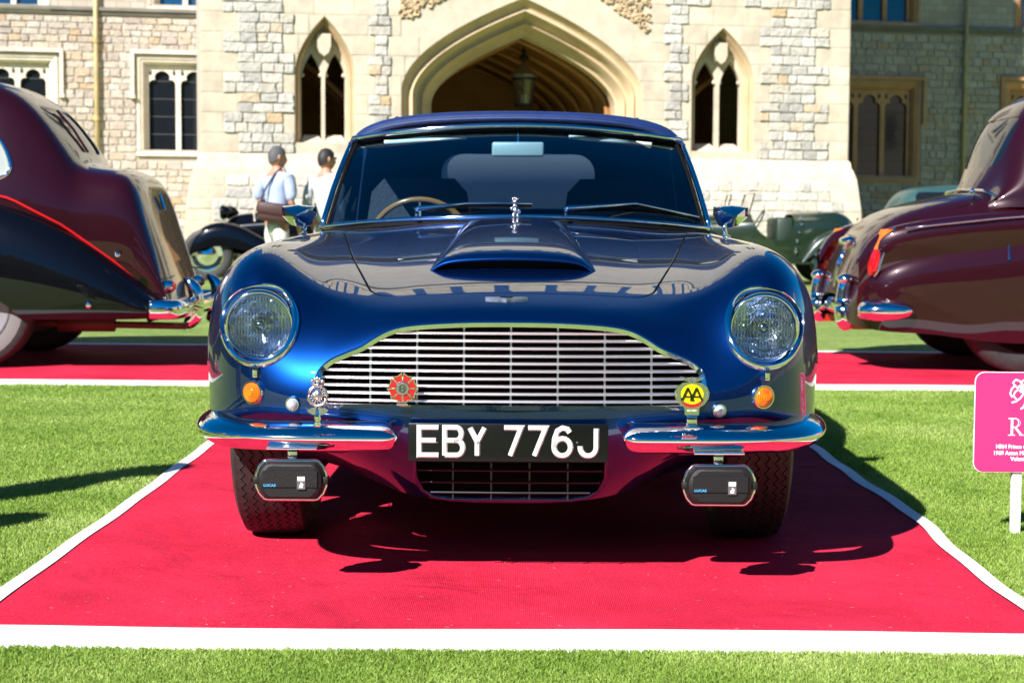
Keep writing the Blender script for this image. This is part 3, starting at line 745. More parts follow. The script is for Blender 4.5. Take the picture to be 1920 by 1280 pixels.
# ------------------------------------------------------------------ the blue convertible
M_BLUE = mat('blue_metallic_paint', (.0005, .023, .130), .36, .9, 1.0, coat_rough=.010, spec=.2, cior=1.7)
M_CHROME = mat('chrome', (.86, .86, .88), .06, 1.0, bump=.02, bscale=30)
M_ALU = mat('polished_bar', (.93, .90, .91), .30, 1.0)
M_BLACK = mat('black_void', (.003, .003, .003), .7, spec=.1)
M_RUBBER = mat('tyre_rubber', (.022, .02, .02), .55, bump=.25, bscale=200, var=.3, vscale=30)
M_PLASTIC = mat('black_textured_plastic', (.010, .009, .010), .42, bump=.25, bscale=500, spec=.3)
blue = thing('blue_convertible', 'shiny metallic blue convertible facing the camera in the middle of the red carpet', 'car', (.003, 0, 0), radians(-.45))
PIV = (0.0, .34)
X = [0, .14, .285, .40, .49, .57, .645, .723, .781]
rows = [   # y and z for the nine front columns of each row
 ([-.635]*2 + [-.61, -.50, -.43, -.39, -.37, -.36, -.35], [.180, .180, .196, .238, .252, .262, .275, .29, .31]),
 ([-.680]*2 + [-.668, -.60, -.55, -.51, -.485, -.46, -.43], [.230, .230, .240, .272, .286, .298, .31, .325, .34]),
 ([-.735]*2 + [-.73, -.70, -.68, -.66, -.635, -.585, -.50], [.33, .33, .33, .335, .34, .345, .355, .365, .37]),
 ([-.752]*2 + [-.747, -.737, -.725, -.705, -.675, -.61, -.505], [.42, .42, .42, .42, .42, .42, .42, .42, .42]),
 ([-.748]*2 + [-.743, -.728, -.71, -.695, -.675, -.615, -.50], [.50, .50, .50, .50, .50, .50, .50, .50, .495]),
 ([-.738]*2 + [-.733, -.70, -.665, -.665, -.665, -.605, -.48], [.582, .582, .578, .575, .57, .575, .58, .58, .575]),
 ([-.732]*2 + [-.722, -.645, -.61, -.625, -.64, -.58, -.45], [.636, .635, .628, .625, .63, .65, .665, .66, .645]),
 ([-.672]*2 + [-.655, -.575, -.545, -.57, -.60, -.54, -.41], [.676, .675, .668, .66, .675, .71, .745, .735, .705]),
 ([-.570]*2 + [-.555, -.51, -.48, -.50, -.52, -.47, -.36], [.700, .699, .692, .684, .705, .75, .79, .775, .74]),
 ([-.460]*2 + [-.45, -.42, -.40, -.41, -.42, -.38, -.28], [.724, .723, .716, .704, .716, .775, .82, .803, .76]),
 ([-.290]*2 + [-.29, -.28, -.27, -.27, -.28, -.25, -.19], [.756, .755, .747, .734, .742, .79, .838, .818, .772]),
 ([-.090]*9, [.790, .789, .780, .765, .768, .805, .845, .825, .775]),
 ([.120]*9, [.822, .821, .811, .796, .795, .82, .85, .83, .778]),
 ([.340]*9, [.853, .852, .842, .828, .822, .835, .853, .833, .78]),
 ([.560]*9, [.880, .878, .868, .856, .847, .850, .857, .835, .78]),
 ([.780]*9, [.908, .904, .893, .878, .866, .863, .862, .836, .78]),
 ([1.02]*9, [.920, .915, .905, .890, .876, .87, .864, .836, .78]),
 ([1.40]*9, [.925, .92, .91, .895, .88, .873, .865, .836, .78]),
 ([2.00]*9, [.93, .925, .915, .90, .885, .878, .868, .838, .78]),
 ([2.60]*9, [.93, .925, .915, .90, .885, .878, .868, .838, .775]),
 ([3.00]*9, [.91, .905, .895, .88, .87, .86, .845, .81, .74]),
 ([3.35]*9, [.87, .865, .86, .85, .835, .82, .80, .76, .69]),
 ([3.62]*9, [.80, .795, .79, .78, .765, .75, .73, .68, .60]),
 ([3.72]*9, [.60, .60, .60, .60, .59, .58, .57, .55, .52]),
 ([3.68]*9, [.35, .35, .35, .35, .35, .35, .35, .36, .38]),
]
CG = []
for ri, (ys, zs) in enumerate(rows):
    half = [(X[c], ys[c], zs[c]) for c in range(9)]
    ye, ze = ys[8], zs[8]
    rear = ye > .25
    for x, fr in ((.818, .17), (.835, .42), (.836, .66), (.825, .88)):
        if not rear: half.append((x if ri > 4 else x - .012, ye + (PIV[0] - ye) * fr, ze + (PIV[1] - ze) * fr))
        else: half.append((x - (.10 if ye > 3.3 else 0), ye - (.1 * fr if ye > 3.3 else 0), ze + (.20 - ze) * fr))
    kx = .97 if 3.3 < ye < 3.5 else (.93 if 3.5 <= ye < 3.66 else (.88 if ye >= 3.66 else 1))
    half = [(x*(kx if i < 9 else 1), y, z) for i, (x, y, z) in enumerate(half)]
    CG.append([(-x, y, z) for x, y, z in half[:0:-1]] + half)
BP, BN = bspline(CG, 9, 9)
BV, BNN, BF = gridmesh(BP, -BN)
if BNN[np.argmax(BV[:, 2])][2] < 0: BNN = -BNN; BF = [tuple(reversed(f)) for f in BF]
else: pass
# make winding agree with normals
f0 = BF[len(BF)//2]; a, b, c = [Vector(BV[i]) for i in f0[:3]]
if (b-a).cross(c-a).dot(Vector(BNN[f0[0]])) < 0: BF = [tuple(reversed(f)) for f in BF]
BODY_BVH = BVHTree.FromPolygons([tuple(v) for v in BV], BF)
def on_front(x, z):
    h = BODY_BVH.ray_cast(Vector((x, -2, z)), Vector((0, 1, 0))); return h[0], (h[1] if h[1].y < 0 else -h[1])
def on_top(x, y):
    h = BODY_BVH.ray_cast(Vector((x, y, 3)), Vector((0, 0, -1))); return h[0], (h[1] if h[1].z > 0 else -h[1])

# outlines
gh = [(0, .640), (.10, .639), (.20, .634), (.262, .627), (.30, .617), (.335, .599), (.37, .577), (.41, .560), (.447, .543), (.474, .518), (.482, .49), (.480, .462), (.470, .440), (.455, .431)]
gh = [(p.x, p.z) for p in smooth_path([(a, 0, b) for a, b in gh], 4)]
GRILLE = gh + [(0.0, .430)] + [(-a, b) for a, b in gh[::-1]][:-1]
HL = (.640, .628); HLA, HLB = .100, .101
INTK = [(-.238, .302), (-.238, .25), (-.225, .215), (-.195, .196), (-.15, .190), (.15, .190), (.195, .196), (.225, .215), (.238, .25), (.238, .302)]
BON = [(0, -.535), (.18, -.53), (.29, -.515), (.335, -.495), (.362, -.455), (.385, -.38), (.47, .05), (.545, .55), (.56, .68), (.45, .66), (.25, .63), (0, .62)]
BON = [(p.x, p.y) for p in smooth_path([(a, b, 0) for a, b in BON], 5)]
BON = BON + [(-a, b) for a, b in BON[::-1]][1:-1]
front = BV[:, 1] < -.30
big = 1.0
xz, xy, yz = BV[:, [0, 2]], BV[:, [0, 1]], BV[:, [1, 2]]
sd = np.where(front, poly_sd(xz, GRILLE), big)
for s in (-1, 1):
    e = (np.hypot((BV[:, 0] - s*HL[0]) / HLA, (BV[:, 2] - HL[1]) / HLB) - 1) * .1
    sd = np.minimum(sd, np.where(front, e, big))
sd = np.minimum(sd, np.where(front, poly_sd(xz, INTK), big))
for s in (-1, 1):    # brake ducts
    e = (np.hypot((BV[:, 0] - s*.455) / .055, (BV[:, 2] - .318) / .017) - 1) * .02
    sd = np.minimum(sd, np.where(front, e, big))
side = np.abs(BV[:, 0]) > .60
for wy in (0.0, 2.58):
    sd = np.minimum(sd, np.where(side, np.hypot(BV[:, 1] - wy, (BV[:, 2] - .335)) - .365, big))
sd = np.minimum(sd, np.where(BV[:, 2] > .5, poly_sd(xy, [(-.57, .80), (.57, .80), (.60, 1.0), (.60, 2.3), (-.60, 2.3), (-.60, 1.0)]), big))
top = BV[:, 2] > .60
sdb = np.where(top & (BV[:, 1] < 1.2), poly_sd(xy, BON), big)
V1, N1, F1 = clip(BV, BNN, BF, np.minimum(sd, sdb - .0032), lip=.006)
body = obj('body', (V1, F1), M_BLUE, blue, N=N1)
V1, N1, F1 = clip(BV, BNN, BF, np.minimum(-sdb - .0032, sd), lip=.006)
bonnet = obj('bonnet', (V1, F1), M_BLUE, blue, N=N1)
# inner structure seen through gaps
obj('engine_bay', join(box(-.40, .40, -.50, .75, .25, .60), box(-.58, .58, .60, 3.5, .20, .45)), M_BLACK, blue)
und = []
for k in range(len(BON)):
    a = BON[k]; h, n = on_top(a[0]*.995, a[1]*.995 if a[1] < 0 else a[1]); und.append(h - n*.0055)
obj('shut_line_shade', tube(und, .0048, 6, closed=True), M_BLACK, blue)  # black strip under the bonnet gap, painted in place of its shade
obj('underbody', join(box(-.78, .78, .42, 2.1, .17, .24), box(-.40, .40, -.40, .42, .21, .26)), M_BLACK, blue)
for s in (-1, 1):
    obj('wheel_housing', join(box(s*.53-.02, s*.53+.02, -.36, .40, .22, .70), box(min(s*.53, s*.79), max(s*.53, s*.79), -.30, .42, .68, .70)), M_BLACK, blue)
# ------------------------------------------------------------------ bonnet scoop
xs = [0, .07, .135, .182, .205, .222, .238]
sc_rows = []
for y, w, hh in ((-.265, 1.0, .0345), (-.255, 1.0, .043), (-.21, .985, .048), (-.1, .95, .046), (.1, .88, .040), (.35, .80, .030), (.6, .72, .020)):
    half = []
    for i, xx in enumerate(xs):
        x = xx * w; p, n = on_top(x, y); f = [1, .985, .93, .80, .52, .18, -.14][i]
        half.append((x, y + (.020 * (xx/.25)**2 if y < -.2 else 0), p.z + hh * f))
    sc_rows.append([(-a, b, c) for a, b, c in half[:0:-1]] + half)
P_, N_ = bspline(sc_rows, 6, 6)
if N_[0, len(N_[0])//2][2] < 0: N_ = -N_
v, n_, f = gridmesh(P_, N_)
a, b, c = [Vector(v[i]) for i in f[len(f)//2][:3]]
if (b-a).cross(c-a).dot(Vector(n_[f[len(f)//2][0]])) < 0: f = [tuple(reversed(q)) for q in f]
scoop = obj('bonnet_scoop', (v, f), M_BLUE, bonnet, N=n_)
e = [Vector(p) for p in P_[0]]
rows = [[p for p in e], [p + Vector((0, -.006, -.004)) for p in e], [p + Vector((0, .002, -.010)) for p in e], [p + Vector((0, .05, -.012)) for p in e]]
obj('scoop_lip', grid(rows), M_BLUE, bonnet, smooth=True)
rows = []
for k, p in enumerate(e):
    if abs(p.x) > .212: continue
    q, n = on_top(p.x, p.y + .03); rows.append([(p.x, p.y + .03, q.z - .004), (p.x, p.y + .03, p.z - .008)])
obj('scoop_mouth_shade', grid(rows), M_BLACK, bonnet)  # black sheet stands in for the shade inside the scoop mouth

# ------------------------------------------------------------------ grille
M_GDARK = mat('grille_dark', (.003, .003, .003), .7, spec=.05)
gp = [Vector((x, on_front(x, z)[0].y, z)) for x, z in GRILLE]
def gsur(r, off, dy):
    cx, cz = 0, .53; out = []
    for i, p in enumerate(gp):
        t = (gp[(i+1) % len(gp)] - gp[i-1]); t.y = 0; t.normalize(); nn = Vector((t.z, 0, -t.x))
        if nn.dot(Vector((p.x - cx, 0, p.z - cz))) < 0: nn = -nn
        out.append(p + nn*off + Vector((0, dy, 0)))
    return out
o1, o2, o3, o4 = gsur(0, .006, -.001), gsur(0, .002, -.0085), gsur(0, -.0085, -.0072), gsur(0, -.011, .022)
gr = obj('grille', grid([o1, o2, o3, o4], closed_u=True), M_CHROME, blue, angle=50)
M_GRIM = mat('grille_inner_trim', (.8, .78, .76), .15, 1.0)
def half_at(z):
    xs_ = []
    for i in range(len(GRILLE)):
        (xa, za), (xb, zb) = GRILLE[i], GRILLE[(i+1) % len(GRILLE)]
        if (za - z) * (zb - z) <= 0 and za != zb: xs_.append(xa + (xb - xa) * (z - za) / (zb - za))
    return max(xs_) - .006 if xs_ else 0
for k in range(10):
    z = .4475 + .0186 * k; w = half_at(z)
    if w < .05: continue
    rows = []
    for j in range(25):
        x = -w + 2*w*j/24; y = -.732 + .13*max(z - .47, 0) + .10 * (abs(x)/.47)**2.2 * .35
        rows.append([(x, y + .003, z + .0042), (x, y - .002, z + .0036), (x, y - .0052, z + .0018), (x, y - .0062, z - .0004), (x, y - .0052, z - .0026), (x, y - .001, z - .0036), (x, y + .012, z - .0030), (x, y + .012, z + .0034)])
    obj('grille_bar', grid(rows, closed_u=True), M_ALU, gr, angle=60)
for k in range(-3, 4):
    x = .1165 * k + .0; zt = max([z for z in np.linspace(.44, .64, 60) if half_at(z) > abs(x)] or [.6])
    y = -.732 + .10 * (abs(x)/.47)**2.2 * .35 + .006
    V_, F_ = box(x - .0024, x + .0024, y + .002, y + .016, .436, zt); obj('grille_upright', ([(p, q + .13*max(r - .47, 0), r) for p, q, r in V_], F_), M_ALU, gr)
obj('grille_backing', prism([(a*.985, b) for a, b in GRILLE], -.61, -.60), M_GDARK, gr)
rows = []
for j in range(17):
    x = -.42 + .84*j/16
    rows.append([(x, -.69, .47), (x, -.69, .475)])
# lower intake
ip = [Vector((a, on_front(a, b)[0].y, b)) for a, b in INTK + [(.12, .302), (0, .302), (-.12, .302)]]
lw = obj('lower_intake', tube([p + Vector((0, -.002, 0)) for p in ip], .0065, 8, closed=True), M_BLUE, blue, smooth=True)
obj('intake_backing', prism(INTK, -.60, -.59), M_GDARK, lw)
for z in (.270, .240, .214):
    w = .232 if z > .25 else (.225 if z > .22 else .20)
    obj('intake_bar', tube([(-w, -.685, z), (0, -.690, z), (w, -.685, z)], .0026, 6), mat('dark_chrome', (.06, .065, .08), .3, .8), lw)
for x in (-.144, -.048, .048, .144):
    obj('intake_upright', tube([(x, -.680, .295), (x, -.680, .196)], .0024, 6), MATS['dark_chrome'], lw)

# ------------------------------------------------------------------ headlights, indicators, side lamps
M_LENS = glass_mat('lens_glass', (.90, .95, .98), .8, .01)
_nt = M_LENS.node_tree
tcn = _nt.nodes.new('ShaderNodeTexCoord'); wv = _nt.nodes.new('ShaderNodeTexWave'); wv.wave_type = 'BANDS'; wv.bands_direction = 'X'; wv.inputs['Scale'].default_value = 55; wv.inputs['Distortion'].default_value = 1.5; wv.inputs['Detail'].default_value = 1
br = _nt.nodes.new('ShaderNodeTexNoise'); br.inputs['Scale'].default_value = 42
bpn = _nt.nodes.new('ShaderNodeBump'); bpn.inputs['Strength'].default_value = .35; bpn.inputs['Distance'].default_value = .004
ma = _nt.nodes.new('ShaderNodeMath'); ma.operation = 'ADD'
_nt.links.new(tcn.outputs['Object'], wv.inputs['Vector']); _nt.links.new(tcn.outputs['Object'], br.inputs['Vector'])
_nt.links.new(wv.outputs[1], ma.inputs[0]); _nt.links.new(br.outputs[0], ma.inputs[1]); _nt.links.new(ma.outputs[0], bpn.inputs['Height'])
for n in _nt.nodes:
    if n.type == 'BSDF_GLOSSY': _nt.links.new(bpn.outputs[0], n.inputs['Normal'])
M_REFL = mat('lamp_reflector', (.93, .96, 1.0), .10, 1.0, bump=.6, bscale=38)
M_RIBS = mat('lens_ribs', (.80, .88, .92), .12, .0, trans=.0)
M_AMBER = mat('amber_lens', (.72, .14, .004), .12, 0, 1.0, emit=(1, .22, 0), estr=.0)
def headlight(s):
    cx, cz = s*HL[0], HL[1]; n = 48
    ring = []; 
    for k in range(n):
        a = 2*pi*k/n; p, nn = on_front(cx + HLA*cos(a), cz + HLB*sin(a)); ring.append((p, nn, a))
    ctr = sum((p for p, _, _ in ring), Vector()) / n; nav = sum((q for _, q, _ in ring), Vector()).normalized()
    rows = [[], [], [], [], []]; ring2 = []
    for p, nn, a in ring:
        rad = Vector((cos(a), 0, sin(a))); q = p - nav*((p - ctr).dot(nav))*.45; ring2.append((q, nn, a))
        rows[0].append(p + rad*.007 - nn*.006); rows[1].append(q + rad*.006 + nav*.007); rows[2].append(q + rad*.001 + nav*.012); rows[3].append(q - rad*.008 + nav*.009); rows[4].append(q - rad*.011 - nav*.004)
    ring = ring2
    hl = obj('headlight', grid(rows, closed_u=True), M_CHROME, blue, angle=60)
    yl = max(p.y for p, _, a in ring if sin(a) < -.6) + .000
    lc = Vector((cx + s*.002, yl + .004, cz - .004)); rl = .079
    rows2 = [[p - Vector((cos(a), 0, sin(a)))*.012 - nn*.004 for p, nn, a in ring],
             [lc + Vector((cos(a)*(rl + .012), .012, sin(a)*(rl + .012))) for _, _, a in ring]]
    obj('headlight_bowl', grid(rows2, closed_u=True), mat('bowl_blue', (.004, .045, .20), .3, .5), hl, smooth=True)
    rows3 = [[lc + Vector((cos(a)*r, y, sin(a)*r)) for _, _, a in ring] for r, y in ((rl + .013, .013), (rl + .010, .000), (rl + .004, -.004), (rl + .001, .002), (rl, .01))]
    obj('lens_rim', grid(rows3, closed_u=True), M_CHROME, hl, smooth=True)
    rows4 = [[lc + Vector((cos(a)*r, -.022*(1 - (r/rl)**2) + .002, sin(a)*r)) for _, _, a in ring] for r in (rl, rl*.85, rl*.65, rl*.4, rl*.2, .001)]
    g = grid(rows4, closed_u=True)
    ln = obj('lens', g, M_LENS, hl, smooth=True)
    rows5 = [[lc + Vector((cos(a)*r, .055 - .050*(r/rl)**2, sin(a)*r)) for _, _, a in ring] for r in (rl, rl*.85, rl*.65, rl*.4, rl*.2, .001)]
    obj('reflector', grid(rows5, closed_u=True), M_REFL, hl, smooth=True)
    # moulded flutes behind the glass and the central bulb shield
    fl = []
    for k in range(-9, 10):
        x = k*.0078; h = sqrt(max(rl*rl*.9 - x*x, 0)); 
        for z0, z1 in ((-h, -.028), (-.022, .020), (.026, h)):
            if z1 - z0 < .006: continue
            z0_, z1_ = max(z0, -h), min(z1, h)
            if z1_ <= z0_: continue
            fl.append(tube([(lc.x + x, lc.y - .006*(1-(x/rl)**2)*2, lc.z + z0_), (lc.x + x, lc.y - .006*(1-(x/rl)**2)*2, lc.z + z1_)], .0016, 5))
    obj('lens_flutes', join(*fl), glass_mat('flute_glass', (.8, .86, .88), 1.6, .05), hl, smooth=True)
    obj('bulb_shield', lathe([(.001, lc.y + .004), (.012, lc.y + .006), (.015, lc.y + .012), (.013, lc.y + .03)], 16, 'y'), M_CHROME, hl, smooth=True, loc=(lc.x, 0, lc.z))
    p, nn = on_front(cx, cz - HLB - .002)
    obj('rim_clip', bbox_(cx - .0065, cx + .0065, p.y - .018, p.y + .004, p.z - .026, p.z + .006, .003), M_CHROME, hl, angle=40)
    return hl
for s in (-1, 1): headlight(s)
def round_lamp(name, x, z, r, lens_m, rings=True):
    p, nn = on_front(x, z); q = nn.to_track_quat('-Y', 'Z').to_matrix().to_4x4()
    M = Matrix.Translation(p) @ q
    lp = obj(name, xf(lathe([(r*1.25, .006), (r*1.25, -.004), (r*1.16, -.009), (r*1.04, -.009), (r*1.0, -.004)], 28, 'y'), M), M_CHROME, blue, angle=50)
    pr = [(r*1.02, -.003), (r*.96, -.011), (r*.85, -.014), (r*.78, -.0135), (r*.72, -.0165), (r*.60, -.0155), (r*.54, -.019), (r*.40, -.0175), (r*.34, -.021), (r*.16, -.021), (.0005, -.022)] if rings else [(r*1.02, -.003), (r*.9, -.013), (r*.6, -.02), (.0005, -.023)]
    obj('lamp_lens', xf(lathe(pr, 28, 'y'), M), lens_m, lp, angle=60)
    return lp
M_CLEAR = mat('clear_lamp_lens', (.75, .77, .8), .08, .55, 1.0, bump=.3, bscale=120)
ax_ = lambda px: px
for s, px, py in ((-1, 478, 735), (1, 1429, 742)):
    p = atY(px, py, -.66); round_lamp('indicator', p.x, p.z, .0255, M_AMBER)
for s, px, py in ((-1, 552, 756), (1, 1348, 767)):
    p = atY(px, py, -.70); round_lamp('side_lamp', p.x, p.z, .0150, M_CLEAR, False)

# ------------------------------------------------------------------ bumpers
def bumper(s):
    path = smooth_path([(.262, -.800, .368), (.30, -.812, .368), (.42, -.812, .368), (.55, -.800, .367), (.66, -.768, .366), (.735, -.71, .366), (.782, -.62, .368), (.805, -.51, .371), (.815, -.40, .374)], 7)
    prof = [(-.075, .040), (-.055, .043), (-.02, .034), (.004, .018), (.014, .002), (.012, -.012), (.004, -.026), (-.012, -.040), (-.030, -.044), (-.05, -.03)]
    n = len(path); rows = []
    for i, p in enumerate(path):
        t = (path[min(i+1, n-1)] - path[max(i-1, 0)]).normalized(); nn = Vector((t.y, -t.x, 0)).normalized()
        if nn.y > .0 and nn.x < 0: nn = -nn
        d = (path[i] - path[0]).length; k = sqrt(max(1 - (1 - min(d/.055, 1))**2, .0)); k = max(k, .02)
        d2 = (path[-1] - path[i]).length; k2 = max(sqrt(max(1 - (1 - min(d2/.05, 1))**2, 0)), .05); kk = min(k, k2)
        row = []
        for a, b in smooth_prof: 
            pa = -.03 + (a + .03)*kk
            row.append((s*(p.x + nn.x*pa), p.y + nn.y*pa, p.z + b*kk))
        rows.append(row)
    V, F = grid(rows, closed_u=True)
    if s > 0: F = [tuple(reversed(f)) for f in F]
    return obj('front_bumper', (V, F), M_CHROME, blue, smooth=True)
pr0 = [(-.080, .026), (-.060, .030), (-.026, .024), (-.002, .013), (.010, .003), (.012, -.006), (.004, -.020), (-.012, -.034), (-.034, -.039), (-.06, -.028)]
smooth_prof = [(p.x, p.y) for p in smooth_path([(a, b, 0) for a, b in pr0], 3, True)]
for s in (-1, 1): bumper(s)

# ------------------------------------------------------------------ fog lamps with black covers
M_GREYW = mat('grey_white_print', (.75, .73, .72), .5); M_BLUEP = mat('blue_print', (.05, .35, .65), .5)
for s, px, py in ((-1, 549, 899), (1, 1350, 908)):
    c = atY(px, py, -.81)
    w, h = .083, .046
    O = [(-w, -.013), (-w, .013), (-w + .007, .031), (-w + .019, h - .002), (-w + .026, h), (w - .026, h), (w - .019, h - .002), (w - .007, .031), (w, .013), (w, -.013), (w - .007, -.031), (w - .019, -h + .002), (w - .026, -h), (-w + .026, -h), (-w + .019, -h + .002), (-w + .007, -.031)][::-1]
    fog = obj('fog_lamp', tube([(a*1.02, c.y - .006, b*1.03) for a, b in O], .0042, 8, closed=True, up=(0, 1, 0)), M_CHROME, blue, loc=(c.x, 0, c.z), smooth=True)
    obj('lamp_back', prism([(a*1.0, b*1.0) for a, b in O], c.y - .008, c.y + .014), M_PLASTIC, fog)
    obj('lamp_body', xf(lathe([(.078, 0), (.07, .03), (.04, .055), (.001, .06)], 24, 'y'), Matrix.Diagonal((1, 1, .54, 1))), M_PLASTIC, fog, smooth=True, loc=(0, c.y + .012, 0))
    cv = [[(a*k, c.y + y, b*k) for a, b in O] for k, y in ((.99, -.010), (.975, -.018), (.90, -.030), (.80, -.034))]
    V, F = grid(cv, closed_u=True); F.append(tuple(range(3*16, 4*16)))
    cover = obj('lamp_cover', (V, F), M_PLASTIC, fog, angle=25)
    obj('cover_step', box(-.066, .066, c.y - .0375, c.y - .0335, -.013, .026), M_PLASTIC, cover)
    for q in (-1, 1): obj('cover_clip', bbox_(q*.083 - .008, q*.083 + .008, c.y - .022, c.y + .01, -.009, .009, .002), M_PLASTIC, fog, angle=40)
    obj('badge_frame', prism(rrect(.018, .038, -.018, .014, .001, 1), c.y - .0390, c.y - .0375), mat('badge_grey', (.10, .09, .09), .4), cover)
    obj('badge_patch', box(.0195, .0365, c.y - .0398, c.y - .039, .003, .0125), M_GREYW, cover)
    lion = join(prism([(.023, -.014), (.033, -.014), (.032, -.010), (.034, -.006), (.030, -.002), (.027, .000), (.0275, -.005), (.024, -.008)], c.y - .0398, c.y - .039))
    obj('badge_emblem', lion, M_GREYW, cover)
    text('brand_print', 'LUCAS', .0085, (-.063, c.y - .0378, -.0115), M_BLUEP, cover, ext=.0002, off=.0002, sx=1.15)
    obj('lamp_bracket', join(bbox_(-.012, .012, -.795, -.770, .049, .075, .003), tube([(0, -.782, .045), (0, -.782, .056)], .009, 8), bbox_(-.062, .062, -.815, -.745, .073, .080, .003)), M_CHROME, fog, angle=40)

# ------------------------------------------------------------------ number plate
M_PLATE = mat('black_plate', (.004, .0045, .004), .3, 0, 0, spec=.3)
M_SILVER = mat('silver_letters', (.82, .80, .80), .28, .35)
c0, c1 = atY(768, 792, -.765), atY(1142, 866, -.765)
plate = obj('number_plate', bbox_(c0.x, c1.x, -.775, -.765, c1.z, c0.z, .003), M_PLATE, blue, angle=40)
obj('plate_mount', box(-.20, .20, -.764, -.70, .30, .385), M_BLACK, blue)
def gx(px): return atY(px, 830, -.775).x
zt, zb = atY(955, 797, -.775).z - .0065, atY(955, 858, -.775).z + .0055
zm = (zt + zb)/2; Hh = (zt - zb)
letters = {
 'E': (787, 826, [[(1, 1), (0, 1), (0, 0), (1, 0)], [(0, .53), (.86, .53)]]),
 'B': (835, 872, [[(0, 0), (0, 1), (.55, 1)] + [(.62 + .30*cos(radians(t)), .765 + .235*sin(radians(t))) for t in range(80, -91, -17)] + [(.5, .53), (0, .53)], [(.5, .53)] + [(.66 + .34*cos(radians(t)), .265 + .265*sin(radians(t))) for t in range(85, -91, -17)] + [(.5, 0), (0, 0)]]),
 'Y': (882, 913, [[(0, 1), (.5, .48), (1, 1)], [(.5, .5), (.5, 0)]]),
 '7': (946, 981, [[(0, 1), (1, 1), (.38, 0)]]),
 '7b': (991, 1027, [[(0, 1), (1, 1), (.38, 0)]]),
 '6': (1040, 1074, [[(.93, .85), (.80, .96), (.5, 1.0), (.2, .9), (.03, .62), (0, .36)] + [(.5 + .5*cos(radians(t)), .31 + .31*sin(radians(t))) for t in range(180, 541, 18)]]),
 'J': (1089, 1122, [[(1, 1), (1, .30)] + [(.5 + .5*cos(radians(t)), .30 + .30*sin(radians(t))) for t in range(-18, -181, -18)] + [(0, .36)]]),
}
for nm, (xa, xb, st) in letters.items():
    XA, XB = gx(xa) + .002, gx(xb) - .002; parts = []
    for p in st: parts.append(stroke([(XA + (XB - XA)*a, zb + Hh*b) for a, b in p], .0135, -.7755, .0042, .5))
    o = obj('plate_letter', join(*parts), M_SILVER, plate); o['label'] = 'raised silver character ' + nm[0]
for px in (822, 1085):
    p = atY(px, 830, -.775); obj('plate_screw', blob((p.x, -.7755, p.z), (.0045, .004, .0045), 8, 5), MATS['dark_chrome'], plate, smooth=True)

# ------------------------------------------------------------------ windscreen, hood, glass
def scr(s, t):
    bx, by, bz = .662*s, .70 + .24*s*s, .905 - .036*s*s
    hx, hy, hz = .590*s, 1.22 + .12*s*s, 1.237 - .042*s*s
    k = sin(pi*t)*.018
    return Vector((bx + (hx - bx)*t, by + (hy - by)*t - k, bz + (hz - bz)*t + k))
ws = obj('windscreen', grid([[scr(-1 + 2*i/24, j/10) for i in range(25)] for j in range(11)]), glass_mat('screen_glass', (.64, .84, .93), 1.3, 0, 1.45), blue, smooth=True)
out = Vector((0, -.006, .004))
obj('screen_base_trim', tube([scr(-1 + 2*i/24, 0) + out for i in range(25)], .0085, 8), M_CHROME, blue, smooth=True)
obj('screen_base_seal', tube([scr(-1 + 2*i/24, 0) + Vector((0, -.006, -.014)) for i in range(25)], .010, 6), M_BLACK, blue)
obj('screen_base_trim', tube([scr(-1 + 2*i/24, 0) + Vector((0, -.016, -.022)) for i in range(25)], .005, 6), M_CHROME, blue, smooth=True)
obj('screen_header_trim', tube([scr(-1 + 2*i/24, 1) + Vector((0, -.047, -.003)) for i in range(25)], .0105, 8), M_CHROME, blue, smooth=True)
obj('screen_header_seal', tube([scr(-1 + 2*i/24, 1) + Vector((0, -.034, -.016)) for i in range(25)], .009, 6), M_BLACK, blue)
for s in (-1, 1):
    obj('screen_pillar', tube([scr(s, j/10) + Vector((s*.004, -.004, 0)) for j in range(11)], .0105, 8), M_CHROME, blue, smooth=True)
    obj('pillar_seal', tube([scr(s*.975, j/10) + Vector((0, -.003, 0)) for j in range(11)], .007, 6), M_BLACK, blue)
M_HOOD = mat('blue_hood_fabric', (.003, .019, .100), .55, 0, 0, var=.15, vscale=18, bump=.3, bscale=220)
hr = []
for y, zt_, wmul, zlow in ((1.185, 1.262, 1.0, 1.18), (1.20, 1.287, 1.005, 1.16), (1.26, 1.294, 1.01, 1.10), (1.45, 1.300, 1.02, .95), (1.75, 1.300, 1.03, .9), (2.05, 1.297, 1.03, .88), (2.32, 1.25, 1.03, .87), (2.52, 1.13, 1.03, .88), (2.66, .985, 1.02, .88), (2.72, .89, 1.0, .87)):
    d = zt_ - 1.305
    half = [(0, 0), (.2, -.003), (.38, -.013), (.50, -.034), (.575, -.068), (.607, -.115)]
    L_ = [(x*wmul, y + (.10*(x/.6)**2 if y < 1.3 else 0), max(zt_ + dz*(1 if y < 2.3 else .6), zlow if x > .55 else .86)) for x, dz in half]
    zl = L_[-1][2]
    wo_ = (.612, .606) if y < 1.3 else (.625, .645)
    L_ += [(wo_[0]*wmul, L_[-1][1], zl + (min(zlow, zl) - zl)*.5 - .004), (wo_[1]*wmul, L_[-1][1], min(zlow, zl) - .008)]
    hr.append([(-a, b, c) for a, b, c in L_[:0:-1]] + L_)
P_, N_ = bspline(hr, 7, 7)
if N_[len(N_)//3, len(N_[0])//2][2] < 0: N_ = -N_
v, n_, f = gridmesh(P_, N_)
a, b, c = [Vector(v[i]) for i in f[len(f)//2][:3]]
if (b-a).cross(c-a).dot(Vector(n_[f[len(f)//2][0]])) < 0: f = [tuple(reversed(q)) for q in f]
